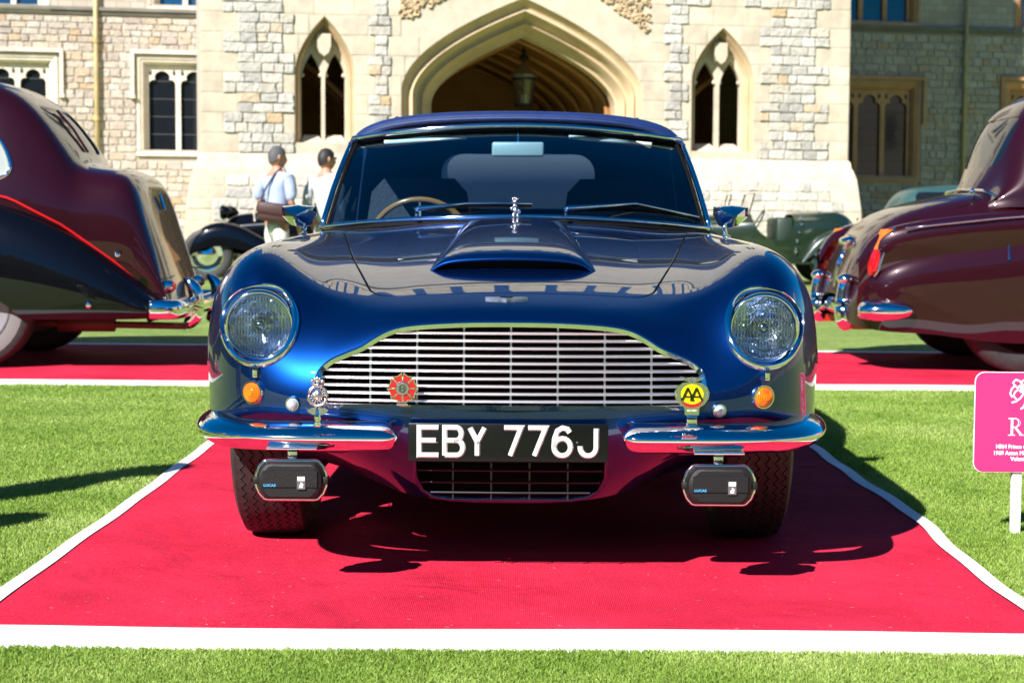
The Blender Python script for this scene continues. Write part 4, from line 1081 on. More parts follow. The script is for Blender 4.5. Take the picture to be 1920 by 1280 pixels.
sd1 = np.where(np.abs(v[:, 0]) > .5, poly_sd(v[:, [1, 2]], [(.9, .5), (2.02, .5), (1.98, 1.19), (.9, 1.165)]), 1.0)
RW = rrect(-.335, .335, .955, 1.195, .09, 5)
sd1 = np.minimum(sd1, np.where(v[:, 1] > 2.2, poly_sd(v[:, [0, 2]], RW), 1.0))
V1, N1, F1 = clip(v, n_, f, sd1, lip=.012)
hood = obj('fabric_hood', (V1, F1), M_HOOD, blue, N=N1)
HB = BVHTree.FromPolygons([tuple(q) for q in v], f)
fr_ = [Vector(p) for p in P_[0]]
obj('hood_front_edge', grid([fr_, [p + Vector((0, .004, -.010)) for p in fr_], [p + Vector((0, .06, -.012)) for p in fr_]]), M_HOOD, hood, smooth=True)
ln_ = lambda x: [HB.ray_cast(Vector((x, y, 3)), Vector((0, 0, -1)))[0] for y in np.linspace(1.22, 2.2, 14)]
for s in (-1, 1):
    pts = [p + Vector((0, 0, .001)) for p in ln_(s*.44) if p]; obj('hood_seam', tube(pts, .0035, 5), M_HOOD, hood)
sp = [P_[2][i] for i in range(0, P_.shape[1], 1)]
obj('hood_front_seam', tube([Vector(q) + Vector((0, 0, .0005)) for q in sp], .0018, 5), M_HOOD, hood)
milky = glass_mat('rear_plastic', (.70, .74, .76), .8, .03)
_n = milky.node_tree; _tl = _n.nodes.new('ShaderNodeBsdfTranslucent'); _tl.inputs[0].default_value = (.62, .68, .72, 1); _m2 = _n.nodes.new('ShaderNodeMixShader'); _m2.inputs[0].default_value = .35
_o = [q for q in _n.nodes if q.type == 'OUTPUT_MATERIAL'][0]; _src = _o.inputs[0].links[0].from_socket; _n.links.new(_src, _m2.inputs[1]); _n.links.new(_tl.outputs[0], _m2.inputs[2]); _n.links.new(_m2.outputs[0], _o.inputs[0])
rwp = [(a, 0, b) for a, b in RW]
rg = []
for a, _, b in rwp:
    h = HB.ray_cast(Vector((a, 5, b)), Vector((0, -1, 0)))[0]; rg.append(h if h else Vector((a, 2.6, b)))
V1, N1, F1 = clip(v, n_, f, np.where(v[:, 1] > 2.2, -poly_sd(v[:, [0, 2]], RW), -1.0)); obj('rear_window', ([(a, b - .004, c - .003) for a, b, c in V1], F1), milky, hood, N=N1)
for s in (-1, 1):
    g_ = [[(s*.655, .98, .87), (s*.655, 1.5, .87), (s*.655, 2.0, .875)], [(s*.625, 1.17, 1.03), (s*.63, 1.6, 1.03), (s*.635, 2.0, 1.03)], [(s*.598, 1.35, 1.175), (s*.61, 1.65, 1.18), (s*.615, 1.99, 1.185)]]
    obj('side_window', grid(g_), glass_mat('side_glass', (.72, .85, .85), .9), blue)
    obj('quarter_light_frame', tube([(s*.655, 1.12, .88), (s*.618, 1.40, 1.16)], .005, 6), M_CHROME, blue)
    obj('window_trim', tube([(s*.668, .93, .873), (s*.668, 1.5, .873), (s*.668, 2.1, .875)], .006, 6), M_CHROME, blue)
# ------------------------------------------------------------------ cabin
M_NAVY = mat('navy_leather', (.008, .014, .035), .45, bump=.1)
M_HOODIN = mat('hood_lining', (.02, .03, .06), .85)
for s in (-1, 1):
    seat = obj('seat', bbox_(s*.37 - .20, s*.37 + .20, 1.45, 1.95, .38, .55, .04), M_NAVY, blue, smooth=True)
    bk = [(-.21, .50), (-.215, .85), (-.19, 1.02), (-.14, 1.075), (.14, 1.075), (.19, 1.02), (.215, .85), (.21, .50)]
    obj('backrest', xf(prism(bk[::-1], 0, .13), Matrix.Translation((s*.39, 1.74, 0)) @ Matrix.Rotation(radians(-8), 4, 'X')), M_NAVY, seat, angle=40)
obj('dashboard', join(bbox_(-.62, .62, 1.02, 1.18, .70, .862, .03), bbox_(-.60, .60, .95, 1.05, .82, .868, .02)), M_NAVY, blue, smooth=True)
obj('cabin_floor', box(-.6, .6, .8, 2.6, .30, .34), M_BLACK, blue)
obj('rear_bench', bbox_(-.55, .55, 2.15, 2.4, .4, .90, .06), M_NAVY, blue, smooth=True)
Msw = Matrix.Translation((-.345, 1.26, .800)) @ Matrix.Rotation(radians(-68), 4, 'X')
swr = obj('steering_wheel', xf(tube([(.185*cos(2*pi*k/36), .185*sin(2*pi*k/36), 0) for k in range(36)], .0105, 8, closed=True), Msw), mat('steering_wood', (.30, .13, .04), .25, 0, .8), blue, smooth=True)
for k in range(3):
    a = radians(90 + 120*k + 180); obj('spoke', xf(tube([(0, 0, -.01), (.18*cos(a), .18*sin(a), 0)], .007, 6), Msw), M_CHROME, swr)
obj('wheel_boss', xf(lathe([(.001, .015), (.03, .012), (.035, -.02)], 14), Msw), M_BLACK, swr, smooth=True)
mp = atY(965, 280, 1.10)
mi = obj('interior_mirror', bbox_(mp.x - .092, mp.x + .092, 1.10, 1.118, mp.z - .026, mp.z + .026, .009, 3), mat('mirror_back_grey', (.55, .62, .62), .35, .3), blue, angle=40)
obj('mirror_stem', tube([(mp.x, 1.105, mp.z), (mp.x, 1.12, mp.z + .045), (mp.x, 1.17, mp.z + .062)], .006, 6), M_CHROME, mi)
for x0, x1, y0, y1 in ((714, 868, 264, 255), (1060, 1215, 254, 268)):
    a, b = atY(x0, y0, 1.24), atY(x1, y1, 1.22)
    obj('sun_visor', join(tube([a + Vector((0, 0, -.006)), b + Vector((0, 0, -.006))], .0075, 8), ), mat('visor_vinyl', (.80, .82, .76), .6), blue, smooth=True)
lin = []
for j in range(12):
    y = 1.32 + .82*j/11; lin.append([(x, y, HB.ray_cast(Vector((x, y, 3)), Vector((0, 0, -1)))[0].z - .02) for x in np.linspace(-.52, .52, 13)])
obj('hood_lining', grid(lin), M_HOODIN, hood, smooth=True)

# ------------------------------------------------------------------ wipers
for (pv, mid, tipa, tipb) in (((780, 400), (862, 386), (800, 392), (985, 386)), ((1048, 400), (1190, 388), (1075, 394), (1298, 412))):
    def on_scr(px, py, lift=.012):
        o, d = ray(px, py); best = None
        for i in range(49):
            for j in range(40):
                p = scr(-1 + i/24, j/100); t = (p.y - o.y)/d.y; q = o + d*t; e_ = (q - p).length
                if best is None or e_ < best[0]: best = (e_, p)
        return best[1] + Vector((0, -lift, lift*.6))
    A = on_scr(*pv, .03) + Vector((0, -.03, -.012)); M_ = on_scr(*mid, .018); T0 = on_scr(*tipa, .008); T1 = on_scr(*tipb, .008)
    wp = obj('wiper', join(tube([A + Vector((0, 0, -.018)), A + Vector((0, 0, .006)), A + Vector((.01, .0, .010)), M_*.5 + A*.5 + Vector((0, -.004, .004)), M_], [.009, .011, .0085, .0065, .0045], 7)), M_CHROME, blue, smooth=True)
    obj('wiper_blade', join(tube([T0, T0*.5 + M_*.5 + Vector((0, -.003, .001)), M_, T1*.5 + M_*.5 + Vector((0, -.003, .001)), T1], .0042, 6)), M_CHROME, wp, smooth=True)
    obj('wiper_rubber', tube([T0 + Vector((0, .004, -.006)), M_ + Vector((0, .006, -.008)), T1 + Vector((0, .004, -.006))], .0055, 5), M_BLACK, wp)
# ------------------------------------------------------------------ door mirrors
for s, px, py in ((-1, 554, 402), (1, 1367, 403)):
    c = atY(px, py, .62)
    rim = [(-.056, .027), (0, .032), (.056, .027), (.058, .002), (.038, -.036), (.008, -.044), (-.026, -.034), (-.056, -.006)]
    back = [(c.x - s*a, c.y + .030, c.z + b) for a, b in rim]
    rowb = [back, [(c.x - s*a*.97, c.y + .012, c.z + b*.97) for a, b in rim], [(c.x - s*(a*.55 - .002), c.y - .028, c.z + b*.55 - .002) for a, b in rim], [(c.x - s*(a*.12 - .004), c.y - .052, c.z + b*.12 - .006) for a, b in rim]]
    V, F = grid(rowb, closed_u=True); F.append(tuple(range(3*8, 4*8))); F.append(tuple(range(8)))
    dm = obj('door_mirror', (V, F), M_CHROME, blue, angle=38)
    ft = BODY_BVH.ray_cast(Vector((c.x + .012*s*-1, .60, 3)), Vector((0, 0, -1)))[0]
    obj('mirror_stalk', tube([c + Vector((-s*.022, 0, -.022)), c + Vector((-s*.022, .0, -.045)), Vector((c.x - s*.020, .61, ft.z + .006))], [.008, .0065, .009], 8), M_CHROME, dm, smooth=True)
    obj('mirror_foot', xf(blob((0, 0, 0), (.016, .045, .008)), Matrix.Translation(Vector((c.x - s*.020, .60, ft.z + .004)))), M_CHROME, dm, smooth=True)

# ------------------------------------------------------------------ badges and mascot
p = atY(951, 562, -.60); h, n = on_front(p.x, p.z)
wing = [(-.054, .004), (-.045, .0072), (-.02, .0062), (-.012, .0072), (.012, .0072), (.02, .0062), (.045, .0072), (.054, .004), (.040, -.0005), (.022, -.0035), (.012, -.0040), (.0, -.0085), (-.012, -.0040), (-.022, -.0035), (-.040, -.0005)]
M = Matrix.Translation(h) @ n.to_track_quat('-Y', 'Z').to_matrix().to_4x4()
wb = obj('winged_badge', xf(join(prism(wing[::-1], -.006, .004)), M), M_ALU, blue)
obj('badge_bar', xf(box(-.016, .016, -.0075, -.0055, -.001, .004), M), M_BLACK, wb)
# chrome laurel badge on the bumper
M_PINKCH = mat('carpet_tinted_chrome', (.80, .74, .74), .22, 1.0, bump=.3, bscale=150)  # pink tint in the colour stands in for the red carpet's reflection
c = atY(598, 742, -.825)
rb = obj('club_badge', join(tube([(c.x + .0225*cos(2*pi*k/24), -.825, c.z + .0245*sin(2*pi*k/24)) for k in range(24)], .0042, 7, closed=True),
    lathe([(.0005, -.832), (.011, -.831), (.013, -.827), (.0125, -.822), (.001, -.820)], 20, 'y') and xf(lathe([(.0005, -.832), (.011, -.831), (.013, -.827), (.0125, -.822), (.001, -.820)], 20, 'y'), Matrix.Translation((c.x, 0, c.z)))), M_PINKCH, blue, smooth=True)
cog = []
for k in range(16):
    a = 2*pi*k/16; cog.append(tube([(c.x + .013*cos(a), -.825, c.z + .013*sin(a)), (c.x + .021*cos(a), -.825, c.z + .021*sin(a))], .0014, 4))
obj('badge_spokes', join(*cog), M_PINKCH, rb)
crown = join(*[blob((c.x + d, -.826, c.z + .0335 + e), (.0055, .003, .0055), 8, 5) for d, e in ((-.012, .002), (-.006, .006), (0, .008), (.006, .006), (.012, .002), (0, -.001))], box(c.x - .015, c.x + .015, -.829, -.823, c.z + .024, c.z + .029))
obj('badge_crown', crown, M_PINKCH, rb, smooth=True)
obj('badge_head_relief', join(blob((c.x, -.833, c.z + .002), (.0045, .003, .006), 8, 5), blob((c.x, -.833, c.z - .007), (.006, .003, .004), 8, 5)), M_PINKCH, rb, smooth=True)
wings_ = []
for s in (-1, 1):
    wings_.append(prism([(c.x + s*a, c.z + b) for a, b in ([(.002, -.026), (.026, -.034), (.030, -.027), (.022, -.040), (.012, -.046), (.002, -.046)][::(-1 if s > 0 else 1)])], -.829, -.823))
obj('badge_wings', join(*wings_), M_PINKCH, rb)
obj('badge_stem', xf(lathe([(.007, -.076), (.012, -.070), (.006, -.062), (.010, -.055), (.007, -.045), (.004, -.025)], 14), Matrix.Translation((c.x, -.825, c.z))), M_CHROME, rb, smooth=True)
# red enamel star badge on the grille
M_RED = mat('red_enamel', (.34, .004, .010), .12, 0, 1.0)
c = atY(757, 728, -.762)
arms, rims = [], []
for k in range(8):
    a = 2*pi*k/8 + pi/8; d = lambda r, w: (c.x + r*cos(a) - w*sin(a), c.z + r*sin(a) + w*cos(a))
    q = [d(.013, -.0042), d(.034, -.0112), d(.031, 0), d(.034, .0112), d(.013, .0042)]
    arms.append(prism(q, -.7655, -.762)); q2 = [d(.012, -.0055), d(.037, -.0135), d(.033, 0), d(.037, .0135), d(.012, .0055)]; rims.append(prism(q2, -.763, -.759))
sb = obj('star_badge', join(*rims), M_CHROME, blue)
obj('enamel_arm', join(*arms), M_RED, sb)
obj('badge_disc', xf(lathe([(.0005, -.769), (.0155, -.769), (.0180, -.766), (.0180, -.76)], 24, 'y'), Matrix.Translation((c.x, 0, c.z))), M_PINKCH, sb, angle=40)
obj('badge_ring', tube([(c.x + .0085*cos(2*pi*k/20), -.7695, c.z + .0085*sin(2*pi*k/20)) for k in range(20)], .0009, 5, closed=True), M_BLACK, sb)
obj('badge_monogram', join(stroke([(c.x - .004, c.z - .005), (c.x - .004, c.z + .005)], .0016, -.7692, .001), stroke([(c.x + .004, c.z - .005), (c.x + .004, c.z + .005)], .0016, -.7692, .001), stroke([(c.x - .004, c.z), (c.x + .004, c.z)], .0016, -.7692, .001)), M_BLACK, sb)
obj('badge_foot', join(bbox_(c.x - .014, c.x + .014, -.767, -.760, c.z - .043, c.z - .036, .002), bbox_(c.x - .011, c.x + .011, -.765, -.760, c.z - .036, c.z - .031, .001)), M_CHROME, sb)
# yellow double A badge on the bumper
M_YEL = mat('yellow_enamel', (.90, .66, .0), .15, 0, 1.0)
c = atY(1300, 742, -.825)
shape = [(.0, .033), (.022, .032), (.036, .022), (.042, .008), (.040, -.006), (.030, -.020), (.018, -.028), (.017, -.046), (-.017, -.046), (-.018, -.028), (-.030, -.020), (-.040, -.006), (-.042, .008), (-.036, .022), (-.022, .032)][::-1]
M_BADGEGR = mat('badge_chrome', (.62, .62, .6), .08, 1.0)
ab = obj('motoring_badge', prism([(c.x + a, c.z + b) for a, b in shape], -.826, -.820), M_BADGEGR, blue)
obj('yellow_disc', prism([(c.x + a, c.z + b) for a, b in ellipse(0, .005, .027, .024, 28)], -.829, -.826), M_YEL, ab)
obj('red_segment', prism([(c.x + a, c.z + b) for a, b in [(-.029, -.0115), (-.018, -.024), (0, -.0285), (.018, -.024), (.029, -.0115), (.014, -.018), (0, -.020), (-.014, -.018)]], -.8295, -.826), M_RED, ab)
AA = []
for q in (-.0105, .0105):
    AA.append(stroke([(c.x + q - .014, c.z - .011), (c.x + q - .001, c.z + .018), (c.x + q + .001, c.z + .018), (c.x + q + .014, c.z - .011)], .0062, -.8297, .002, .8))
    AA.append(stroke([(c.x + q - .009, c.z - .001), (c.x + q + .009, c.z - .001)], .004, -.8297, .0018, .8))
obj('badge_letters', join(*AA), mat('badge_letter_steel', (.10, .11, .10), .12, 1.0), ab)
for s in (-1, 1): obj('badge_screw', blob((c.x + s*.0375, -.828, c.z + .004), (.0035, .003, .0035), 8, 5), M_CHROME, ab, smooth=True)
bw = prism([(c.x + a, c.z + b) for a, b in [(-.031, .047), (-.018, .045), (-.006, .041), (0, .047), (.006, .041), (.018, .045), (.031, .047), (.022, .039), (.012, .035), (.0, .031), (-.012, .035), (-.022, .039)][::-1]], -.829, -.822)
obj('badge_wings', bw, M_PINKCH, ab)
text('badge_number', '0C13983', .0062, (c.x, -.8265, c.z - .037), mat('badge_number_white', (.8, .8, .8), .4), ab, align='CENTER', ext=.0003)
obj('badge_stem', join(bbox_(c.x - .013, c.x + .013, -.832, -.812, c.z - .072, c.z - .046, .004), bbox_(c.x - .019, c.x + .019, -.845, -.80, c.z - .079, c.z - .071, .003)), M_CHROME, ab, angle=40)
# chrome figure mascot on the back of the bonnet
b0 = atY(962, 405, .60); h, n = on_top(b0.x, .60); z0 = h.z
B = lambda dx, dy, dz, r: blob((b0.x + dx, .60 + dy, z0 + dz), r, 9, 6)
ma_ = obj('mascot', join(B(0, 0, .004, (.020, .016, .006)), B(0, 0, .012, (.010, .010, .006)), B(-.006, 0, .025, (.0045, .005, .014)), B(.007, .002, .024, (.0045, .005, .013)), B(0, 0, .043, (.0095, .008, .013)), B(-.002, -.002, .058, (.008, .007, .010)), B(-.012, -.005, .050, (.005, .004, .008)), B(.012, -.003, .040, (.005, .004, .009)), B(-.002, -.004, .071, (.006, .006, .007)), B(-.009, -.008, .071, (.004, .004, .003)),
    *[tube([(b0.x + dx*.4 - .002, .597, z0 + .074), (b0.x + dx - .002, .597, z0 + .090 - abs(dx)*.4)], [.0022, .0007], 5) for dx in (-.010, -.005, 0, .005, .010)],
    tube([(b0.x + .004, .60, z0 + .03), (b0.x + .014, .604, z0 + .022), (b0.x + .012, .604, z0 + .006)], [.003, .0025, .0015], 6)), M_PINKCH, blue, smooth=True)

# ------------------------------------------------------------------ wheels
def tyre_meshes(r=.347, w=.200, rim=.20):
    hw = w/2
    prof = [(rim, -hw*.72), (rim + .02, -hw*.86), ((r+rim)/2, -hw*1.02), (r - .035, -hw*.97), (r - .014, -hw*.86), (r - .009, -hw*.7), (r - .008, 0), (r - .009, hw*.7), (r - .014, hw*.86), (r - .035, hw*.97), ((r+rim)/2, hw*1.02), (rim + .02, hw*.86), (rim, hw*.72)]
    base = lathe(prof, 72, 'x')
    parts = [base]; nz = 72; seg = nz*4
    edges = [-.86, -.60, -.33, -.06, .21, .48, .70, .86]
    for q in range(len(edges) - 1):
        rows = []
        a_, b_ = edges[q]*hw + .0022, edges[q+1]*hw - .0022
        za = 0 if q == 0 else 1; zb2 = 0 if q == len(edges) - 2 else 1
        for k in range(seg):
            th = 2*pi*k/seg; z_ = [-1, -.15, 1, .15][k % 4]*.0062
            x0, x1 = a_ + z_*za, b_ + z_*zb2
            ring = []
            for x, rr in ((x0, r - .012), (x0, r - .0008*0 - .02*(abs(x0)/hw)**4*.9), (x1, r - .02*(abs(x1)/hw)**4*.9), (x1, r - .012)):
                ring.append((x, rr*cos(th), rr*sin(th)))
            rows.append(ring)
        parts.append(grid(rows, closed_v=True))
    return join(*parts)
TY = tyre_meshes()
ty_me = meshdata('tyre', TY[0], TY[1], M_RUBBER); 
spk = []
for k in range(36):
    a = 2*pi*k/36; a2 = a + (.25 if k % 2 else -.25)
    spk.append(tube([(.06 - .10*(k % 4 > 1), .035*cos(a), .035*sin(a)), (.01, .19*cos(a2), .19*sin(a2))], .0022, 4))
rim_me = meshdata('rim', *join(lathe([(.205, -.08), (.20, -.07), (.19, -.03), (.185, 0), (.19, .05), (.205, .078)], 40, 'x'), lathe([(.001, .075), (.03, .07), (.04, .03), (.045, -.05), (.001, -.06)], 18, 'x'), *spk), M_CHROME, True)
for y in (0, 2.58):
    for s in (-1, 1):
        wh = link('wheel', None, blue, (s*.672, y, .332))
        link('tyre', ty_me, wh, (0, 0, 0)); link('rim', rim_me, wh, (0, 0, 0), (0, 0, 0 if s > 0 else pi))
for s in (-1, 1):
    obj('bumper_iron', tube([(s*.40, -.79, .36), (s*.40, -.66, .35)], .012, 6), M_BLACK, blue)
# ------------------------------------------------------------------ the other cars
M_MAR = mat('maroon_paint', (.020, .0022, .0055), .3, .1, 1.0, coat_rough=.012, spec=.1)
M_BLKP = mat('black_paint', (.002, .002, .003), .25, 0, 1.0, coat_rough=.012, spec=.05)
M_GRNP = mat('dark_green_paint', (.010, .022, .010), .3, .1, 1.0, coat_rough=.03)
M_TEAL = mat('teal_paint', (.02, .065, .065), .45, 0, .3)
M_WWALL = mat('pale_tyre_wall', (.13, .125, .12), .7)
def skin(secs, su=7, sv=7):
    P_, N_ = bspline(secs, su, sv); v, n_, f = gridmesh(P_, N_)
    c0_ = P_.reshape(-1, 3).mean(0); mid = P_.shape[0]//2, P_.shape[1]//2
    if N_[mid][2] < 0: n_ = -n_
    k = (mid[0])*P_.shape[1] + mid[1]
    q = [f_ for f_ in f if f_[0] == k] or [f[len(f)//2]]
    a, b, c = [Vector(v[i]) for i in q[0][:3]]
    if (b-a).cross(c-a).dot(Vector(n_[q[0][0]])) < 0: f = [tuple(reversed(x)) for x in f]
    return v, n_, f
def hull(stations, rt=.12):
    """stations (x, ztop, wtop, zbelt, wbelt, zbot, wbot) -> half sections mirrored; x = along the car, y = across"""
    S_ = []
    for x, zt, wt, zb, wb, z0, w0 in stations:
        h = [(x, 0, zt), (x, wt*.5, zt - rt*.04), (x, wt*.82, zt - rt*.3), (x, wt*1.0, zt - rt*1.1), (x, wt*.5 + wb*.5 + .01, (zt - rt)*.45 + zb*.55), (x, wb, zb), (x, wb*1.0, zb*.5 + z0*.5), (x, w0, z0)]
        S_.append([(a, -b, c) for a, b, c in h[:0:-1]] + h)
    return S_
def wheel_set(parent, spots, r, w, disc=M_CHROME, wall=None):
    hw = w/2
    ty = meshdata('tyre', *lathe([(r*.62, -hw*.8), (r*.80, -hw), (r*.94, -hw*.95), (r, -hw*.7), (r, hw*.7), (r*.94, hw*.95), (r*.80, hw), (r*.62, hw*.8)], 40, 'y'), MATS['tyre_rubber'], True)
    dm_ = meshdata('hub_disc', *lathe([(.001, -hw*1.05), (r*.12, -hw*1.0), (r*.20, -hw*.8), (r*.45, -hw*.72), (r*.60, -hw*.85), (r*.66, -hw*.9), (r*.63, -hw*.5), (r*.63, hw*.9), (.001, hw*.9)], 32, 'y'), disc, True)
    for x, y, f in spots:
        w_ = link('wheel', None, parent, (x, y, r), (0, 0, 0 if f > 0 else pi)); link('tyre', ty, w_); link('hub_disc', dm_, w_)
        if wall: obj('white_wall', lathe([(r*.66, -hw*.98), (r*.78, -hw*1.06), (r*.86, -hw*1.02)], 36, 'y'), wall, w_, smooth=True)
def fender(parent, name, m, pts, side_y, hw, bottom, seg=7):
    """pontoon wing: pts (x, ztop, width factor) arched over the wheel; open below"""
    rows = []
    for x, zt, k, zb in pts:
        w = hw*k; r_ = []
        for a in np.linspace(0, pi, 9): r_.append((x, side_y - w*cos(a)*(1 if abs(cos(a)) < .99 else 1), zb + (zt - zb)*(sin(a)**.55)))
        rows.append(r_)
    v, n_, f = skin(rows, seg, seg)
    return obj(name, (v, f), m, parent, N=n_)

# --- maroon and black saloon on the left (tail to the right)
lc_ = thing('vintage_saloon', 'tall maroon and black vintage saloon with a red coachline on the left', 'car', (0, 6.2, 0))
st = [(-6.6, 1.0, .30, .9, .40, .35, .4), (-6.3, 1.12, .34, 1.0, .45, .34, .45), (-5.0, 1.20, .42, 1.05, .60, .34, .60), (-4.7, 1.30, .58, 1.08, .74, .34, .72), (-4.45, 1.68, .60, 1.08, .76, .34, .74), (-4.0, 1.79, .61, 1.08, .78, .34, .76), (-3.6, 1.81, .61, 1.08, .79, .34, .76), (-3.32, 1.80, .61, 1.07, .79, .34, .76), (-3.14, 1.755, .605, 1.06, .78, .34, .76), (-3.00, 1.655, .60, 1.05, .765, .34, .74), (-2.88, 1.52, .595, 1.03, .745, .34, .72), (-2.78, 1.38, .59, 1.01, .72, .34, .70), (-2.715, 1.275, .585, 1.0, .70, .34, .68), (-2.65, 1.25, .58, .98, .685, .34, .66), (-2.48, 1.238, .58, .95, .66, .34, .63), (-2.385, 1.205, .58, .90, .645, .34, .61), (-2.325, 1.10, .575, .82, .63, .34, .60), (-2.27, .93, .57, .72, .615, .34, .59), (-2.215, .76, .565, .60, .60, .34, .58), (-2.16, .57, .555, .48, .585, .335, .57), (-2.125, .43, .54, .39, .56, .33, .54), (-2.12, .36, .5, .35, .52, .325, .5)]
v, n_, f = skin(hull(st, .075))
rear_w = rrect(-.40, .40, 1.345, 1.63, .10)
s1 = np.where((v[:, 0] > -3.2) & (v[:, 2] > 1.2), poly_sd(v[:, [1, 2]], rear_w), 1)
wf = [(p.x, p.y) for p in smooth_path([(-4.1, 1.14, 0), (-4.0, 1.55, 0), (-3.5, 1.58, 0), (-3.22, 1.48, 0), (-3.08, 1.30, 0), (-3.10, 1.17, 0), (-3.4, 1.13, 0)], 5, True)]
swd = np.where(np.abs(v[:, 1]) > .4, poly_sd(v[:, [0, 2]], wf), 1)
s1 = np.minimum(s1, swd)
V1, N1, F1 = clip(v, n_, f, s1, lip=.02)
obj('body', (V1, F1), M_MAR, lc_, N=N1)
for nm, sgn in (('rear_window', 1),):
    sel = clip(v, n_, f, np.where((v[:, 0] > -3.2) & (v[:, 2] > 1.2), -poly_sd(v[:, [1, 2]], rear_w), -1)); obj('rear_window', ([(a - .015, b, c) for a, b, c in sel[0]], sel[2]), M_PANE, lc_, N=sel[1])
obj('window_divider', tube([(-2.765, 0, 1.35), (-2.86, 0, 1.50), (-2.965, 0, 1.62)], .010, 6), M_MAR, lc_)
for sg in (-1, 1):
    V1, N1, F1 = clip(v, n_, f, np.where(v[:, 1]*sg > .3, -swd, -1.0)); obj('side_window', ([(a, b*.985, c) for a, b, c in V1], F1), mat('pale_window', (.30, .32, .30), .15, 0, .5), lc_, N=N1)
LB = BVHTree.FromPolygons([tuple(q) for q in v], f)
def lside(x, z, s=-1):
    h = LB.ray_cast(Vector((x, s*3, z)), Vector((0, -s, 0))); return h[0] if h[0] else Vector((x, s*.7, z))
obj('window_surround', tube([lside(a, b) for a, b in wf], .014, 6, closed=True), M_CHROME, lc_, smooth=True)
# black rear wings with coachline
for s in (-1, 1):
    prw = [(-4.25, .62, .5, .33), (-4.1, .92, .8, .33), (-3.8, 1.09, .95, .33), (-3.4, 1.13, 1, .33), (-3.05, 1.05, 1, .31), (-2.75, .89, .97, .31), (-2.45, .67, .90, .31), (-2.25, .49, .76, .31), (-2.13, .39, .55, .32), (-2.09, .35, .3, .33)]
    rows = []
    for x, zt, k, zb in prw:
        y0_, y1_ = .55, .55 + .37*k; rr_ = []
        for a, b in ((0, 1.0), (.30, .995), (.62, .93), (.84, .80), (.97, .58), (1.0, .32), (.97, .10), (.92, 0)): rr_.append((x, s*(y0_ + (y1_ - y0_)*a), zb + (zt - zb)*b))
        rows.append(rr_)
    P_, N_ = bspline(rows, 7, 7); vv, nn_, ff = gridmesh(P_, N_)
    if nn_[len(nn_)//2][1]*s < 0: nn_ = -nn_
    a, b, c = [Vector(vv[i]) for i in ff[len(ff)//2][:3]]
    if (b-a).cross(c-a).dot(Vector(nn_[ff[len(ff)//2][0]])) < 0: ff = [tuple(reversed(q)) for q in ff]
    sdw = np.hypot(vv[:, 0] + 3.30, vv[:, 2] - .06) - .42
    V1, N1, F1 = clip(vv, nn_, ff, sdw, lip=.02)
    rwg = obj('rear_wing', (V1, F1), M_BLKP, lc_, N=N1)
    line = []
    for x in np.linspace(-4.1, -2.09, 40):
        zt = float(np.interp(x, [q[0] for q in prw], [q[1] for q in prw])) - .012
        h = lside(x, max(zt - .006, .36), s); line.append(Vector((x, s*max(abs(h.y), .60) , zt)) + Vector((0, s*.012, .0)))
    obj('coachline', tube(line, .0065, 5), mat('red_coachline', (.6, .01, .01), .3, 0, .5), rwg)
    obj('reflector_stud', blob((-2.40, s*.79, .70), (.02, .02, .02), 8, 5), M_CHROME, rwg, smooth=True)
    obj('wing_reflector', blob((-2.55, s*.905, .40), (.02, .012, .02), 8, 5), M_CHROME, rwg, smooth=True)
    obj('tail_lamp', lathe([(.001, .05), (.022, .045), (.032, .02)], 14, 'x'), mat('red_lens', (.55, .03, .01), .15, 0, 1.0), lc_, smooth=True, loc=(-2.15, s*.50, .50))
    obj('tail_lamp_rim', lathe([(.033, .03), (.042, .01), (.040, -.02)], 14, 'x'), M_CHROME, lc_, smooth=True, loc=(-2.15, s*.50, .50))
bp_ = smooth_path([(-2.20, -.82, .37), (-2.08, -.80, .37), (-2.04, -.70, .37), (-2.03, -.3, .37), (-2.03, .3, .37), (-2.04, .70, .37), (-2.08, .80, .37), (-2.20, .82, .37)], 5)
obj('rear_bumper', tube(bp_, 1, prof=[(.032*cos(t), .060*sin(t)) for t in np.linspace(0, 2*pi, 13)[:-1]]), M_CHROME, lc_, smooth=True)
for s in (-1, 1): obj('overrider', tube(smooth_path([(-2.07, s*.40, .24), (-2.01, s*.40, .30), (-1.99, s*.40, .39), (-2.01, s*.40, .49), (-2.07, s*.40, .55)], 4), [.012, .03, .040, .044, .046, .047, .047, .046, .046, .046, .046, .045, .042, .036, .028, .018, .008], 14), M_CHROME, lc_, smooth=True)
obj('boot_handle', tube([(-2.30, 0, 1.08), (-2.27, 0, .98)], .012, 6), M_CHROME, lc_)
obj('boot_lid_line', tube([Vector(LB.ray_cast(Vector((0, y, z)), Vector((1, 0, 0)))[0] or (-2, y, z)) + Vector((.001, 0, 0)) for y, z in [(-.5, .62), (0, .60), (.5, .62)]], .004, 4), M_BLACK, lc_)
obj('exhaust', join(tube([(-3.3, -.45, .28), (-2.75, -.45, .26), (-2.05, -.45, .25)], .022, 8), tube([(-2.85, -.45, .26), (-2.5, -.45, .26)], .05, 10), tube([(-2.4, .1, .26), (-2.4, .6, .26)], .02, 6)), mat('exhaust_rust', (.12, .04, .03), .6, .3), lc_, smooth=True)
obj('underbody', box(-6.2, -2.1, -.55, .55, .30, .36), M_BLACK, lc_)
wheel_set(lc_, [(-3.30, -.72, 1), (-3.30, .72, -1), (-6.1, -.76, 1), (-6.1, .76, -1)], .38, .17, mat('grey_disc', (.22, .22, .24), .35, .3), M_WWALL)
